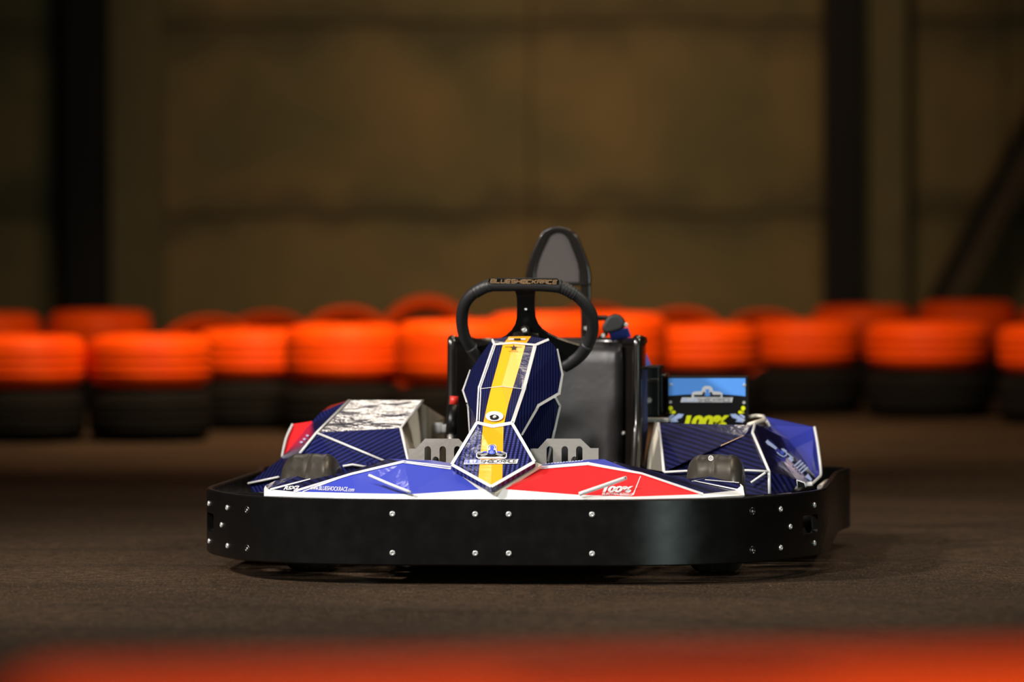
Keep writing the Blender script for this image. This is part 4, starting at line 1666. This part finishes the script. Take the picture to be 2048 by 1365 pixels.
LPp = {
    'A': (698, 801, .98), 'B': (845.5, 801, .98), 'C': (801, 856.5, .74), 'D': (633, 866, .74), 'E': (818, 930, .60), 'F': (768, 922, .60),
    'F2': (733, 934, .585), 'F3': (686, 933, .585), 'G': (600, 907, .66), 'H': (642, 825, 1.02), 'I': (620, 848, 1.02), 'I2': (566, 914, .95), 'J': (513, 958, .80), 'Kk': (497, 967, .66),
    'L': (557, 957, .60), 'L2': (575, 985, .60), 'Kb': (505, 985, .66), 'Bb': (842, 812, 1.24), 'N': (889, 836, 1.24), 'N2': (889, 935, 1.24), 'Hb': (660, 812, 1.25), 'Ib': (600, 905, 1.25), 'Jb': (560, 940, 1.25),
    'F4': (686, 985, .585), 'E2': (818, 985, .60),
}
LPp['D'] = onto(633, 866, [tuple(KK([LPp['A'], LPp['B'], LPp['C']]))], 0)
DD = LPp['D'].y - .005
lp, LVt, LTt = pod('side_pod', LPp, [
    (0, 'A D C B'), (1, 'D F E C'), (2, 'D G F3 F2 F'), (3, 'A H I D'), (3, 'I I2 G D'), (3, 'I2 J Kk L G'), (3, 'L F3 G'),
    (3, 'Kk Kb L2 L'), (3, 'L L2 F4 F3'), (3, 'F3 F4 E2 E F F2'),
    (0, 'A B Bb Hb'), (0, 'A Hb H'), (0, 'H Hb Ib I'), (0, 'I Ib Jb I2'), (0, 'I2 Jb J')], ['navy_dark', 'carbon_diag', 'carbon_diag', 'carbon_steep'])
lp['label'] = 'left side pod with a glossy navy carbon top'
ins = KK([(843, 806, 1.0), (803, 858, .76), (820, 932, .62), (858, 932, .98), (866, 850, 1.06), (857, 815, 1.06), (889, 836, 1.20), (889, 932, 1.20)])
inn = mesh('inner_liner', ins, [(0, 1, 2, 3, 4, 5), (5, 4, 6), (4, 3, 7, 6)], 'cream', lp)
inn['label'] = 'cream inner liner'
beads('white_piping', [
    KK([(698, 801.5, .975), (633, 866, DD), (600, 907, .65)]),
    KK([(633, 866, DD), (768, 922, .595)]),
    KK([(845.5, 802, .975), (801.5, 857, .735), (818.5, 930, .59)]),
    KK([(686, 933, .58), (705, 930, .58), (735, 935, .58)]),
    KK([(497, 967.5, .655), (557, 955, .595)]),
], .0034, lp, flat=.8)
fin = mesh('fin', KK([(585, 849, 1.02), (625, 843, 1.02), (606, 872, 1.0), (570, 913, .97), (564, 914, .97)]), [(0, 4, 3, 2, 1)], 'red', lp, solid=.006)
fin['label'] = 'red rear fin of the left pod'
tube('fin_edge', catmull(KK([(585, 849, 1.015), (572, 878, .99), (564, 915, .965)]), 4), .0028, 'white', fin, 8)
tb = Px()
for k, (x, y) in enumerate(((610, 880), (604, 886), (616, 873))):
    tb.disc(x, y, 3.2, 2.2, 10)
tb.put('small_print', LTt, 'print_ice', lp, .002)
V, Fc = lathe_data([(0, .0), (.009, .0), (.012, .006), (.0125, .02), (.0115, .026), (0, .026)], 20)
for px_, py_, s_ in ((876, 868, 1.0), (889, 866, .75)):
    cap = fix_normals(mesh('filler_cap', V, Fc, 'white', lp, smooth=True))
    cap.location = K(px_, py_, 1.04)
    cap.scale = (s_, s_, s_)

RPp = {
    'A': (1317, 846.5, .86), 'B': (1503, 851, .86), 'P': (1488, 873, .790), 'Q': (1362, 929, .630), 'D': (1328, 944, .625), 'B0': (1509.6, 848, .89), 'B1': (1505, 866, .83), 'C': (1538, 943, .625),
    'Cb': (1539, 990, .61), 'Db': (1330, 990, .61), 'R0': (1537, 851, 1.02), 'R1': (1575, 879, 1.0), 'R2': (1636, 954, .95), 'R3': (1624, 968, .88), 'S': (1594, 961, .76), 'S2': (1588, 985, .70),
    'Ai': (1308, 844, 1.05), 'Di': (1287, 937, .98), 'Ab': (1308, 850, 1.22), 'Bb': (1515, 852, 1.22),
}
rp, RVt, RTt = pod('side_pod', RPp, [
    (1, 'A D Q P B'), (1, 'P Q D C B1'), (1, 'B P B1'), (1, 'B B1 B0'), (1, 'D Db Cb C'), (0, 'B0 B1 C S R3 R2 R1 R0'), (2, 'C Cb S2 S'),
    (3, 'A Ai Di D'), (0, 'A B Bb Ab Ai'), (0, 'B B0 R0 Bb'), (0, 'S S2 R3')], ['navy_dark', 'carbon_diag_shaded', 'carbon_steep', 'cream'])
rp['label'] = 'right side pod in shaded navy carbon with a creased front'
beads('white_piping', [
    KK([(1509.6, 848, .885), (1505, 866, .825), (1538, 943, .615), (1539, 988, .60)]),
    KK([(1328, 945, .615), (1371, 943, .615), (1495, 941.5, .612), (1536, 943.5, .612)]),
    KK([(1502, 966, .60), (1531, 946, .605)]),
    KK([(1317, 847, .855), (1328, 944, .615)]),
], .0034, rp, flat=.8)
cr = Px()
cr.line([(1486, 873), (1362, 929)], [.6, 1.8])  # highlight along the crease, painted on as a thin tan line
cr.put('crease_edge', RTt, 'print_tan', rp, .0012)
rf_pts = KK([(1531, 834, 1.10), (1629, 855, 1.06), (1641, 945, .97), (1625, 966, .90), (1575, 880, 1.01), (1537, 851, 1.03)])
rfin = mesh('fin', rf_pts, [(0, 5, 4, 3, 2, 1)], 'blue_shaded', rp, solid=.006)
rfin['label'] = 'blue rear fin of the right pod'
tube('fin_edge', catmull(KK([(1629, 855, 1.055), (1636, 895, 1.01), (1641.5, 945, .965), (1636, 957, .93), (1617, 974, .86)]), 4), .0032, 'white', rfin, 8)
tube('fin_edge', KK([(1526, 834, 1.10), (1533, 842, 1.07), (1538, 852, 1.02)]), .0035, 'white', rfin, 8)
tube('top_lip', catmull(KK([(1497, 835, 1.12), (1512, 832, 1.12), (1528, 834, 1.11)]), 3), .004, 'cream', rp, 8)
tube('top_lip', catmull(KK([(1497, 850, .90), (1510, 846, .90), (1530, 840, 1.04)]), 3), .005, 'cream', rp, 8)
# grey emblem and bars printed down the outer face
eb = Px()
eb.line([(1532, 883), (1537, 888), (1552, 899)], [6, 7, 5])
eb.line([(1553, 906), (1560, 912), (1566, 915), (1572, 912), (1572, 904), (1565, 899)], 2.2)
eb.line([(1562, 899), (1586, 918)], [2.4, 2.4])
eb.line([(1577, 916), (1584, 924)], [6, 6])
eb.put('emblem_detail', RTt, 'print_ice', rp, .0015)
eb = Px()
for i in range(4):
    ox, oyy = i * 4.6, i * 4.6
    eb.line([(1587 + ox, 934 + oyy), (1601 + ox, 922 + oyy)], 3.0)
eb.line([(1612, 952), (1622, 962)], [9, 4])
eb.put('emblem_detail', RTt, 'print_ice', rp, .0015)
eb = Px()
eb.disc(1563, 907, 4.5, 4)
eb.put('emblem_kart', RTt, 'print_blue', rp, .0022)
hk = Px()
hk.poly([(1594, 961), (1609, 966), (1611, 978), (1598, 982), (1595, 975)])
NTc = [tuple(KK([(1590, 955, .70), (1615, 960, .70), (1600, 985, .70)]))]
nb = hk.put('latch_recess', NTc, 'black', rp, 0)
tube('latch_edge', KK([(1595, 976, .695), (1594, 961, .695), (1609, 966, .695), (1612, 975, .695)]), .0016, 'white', nb, 6)
V, Fc = tube_data(KK([(1613, 973, .80), (1625, 970, .80)]), .008, 12)
mesh('latch_knob', V, Fc, 'white', rp, smooth=True)
tube('side_brace', KK([(1588, 986, .66), (1604, 980, .70), (1625, 978, .74)]), .007, 'black', rp, 8)
tube('tie_rod', KK([(1640, 976, .78), (1652, 966, 1.0), (1664, 962, 1.1)]), .007, 'steel', rp, 8)
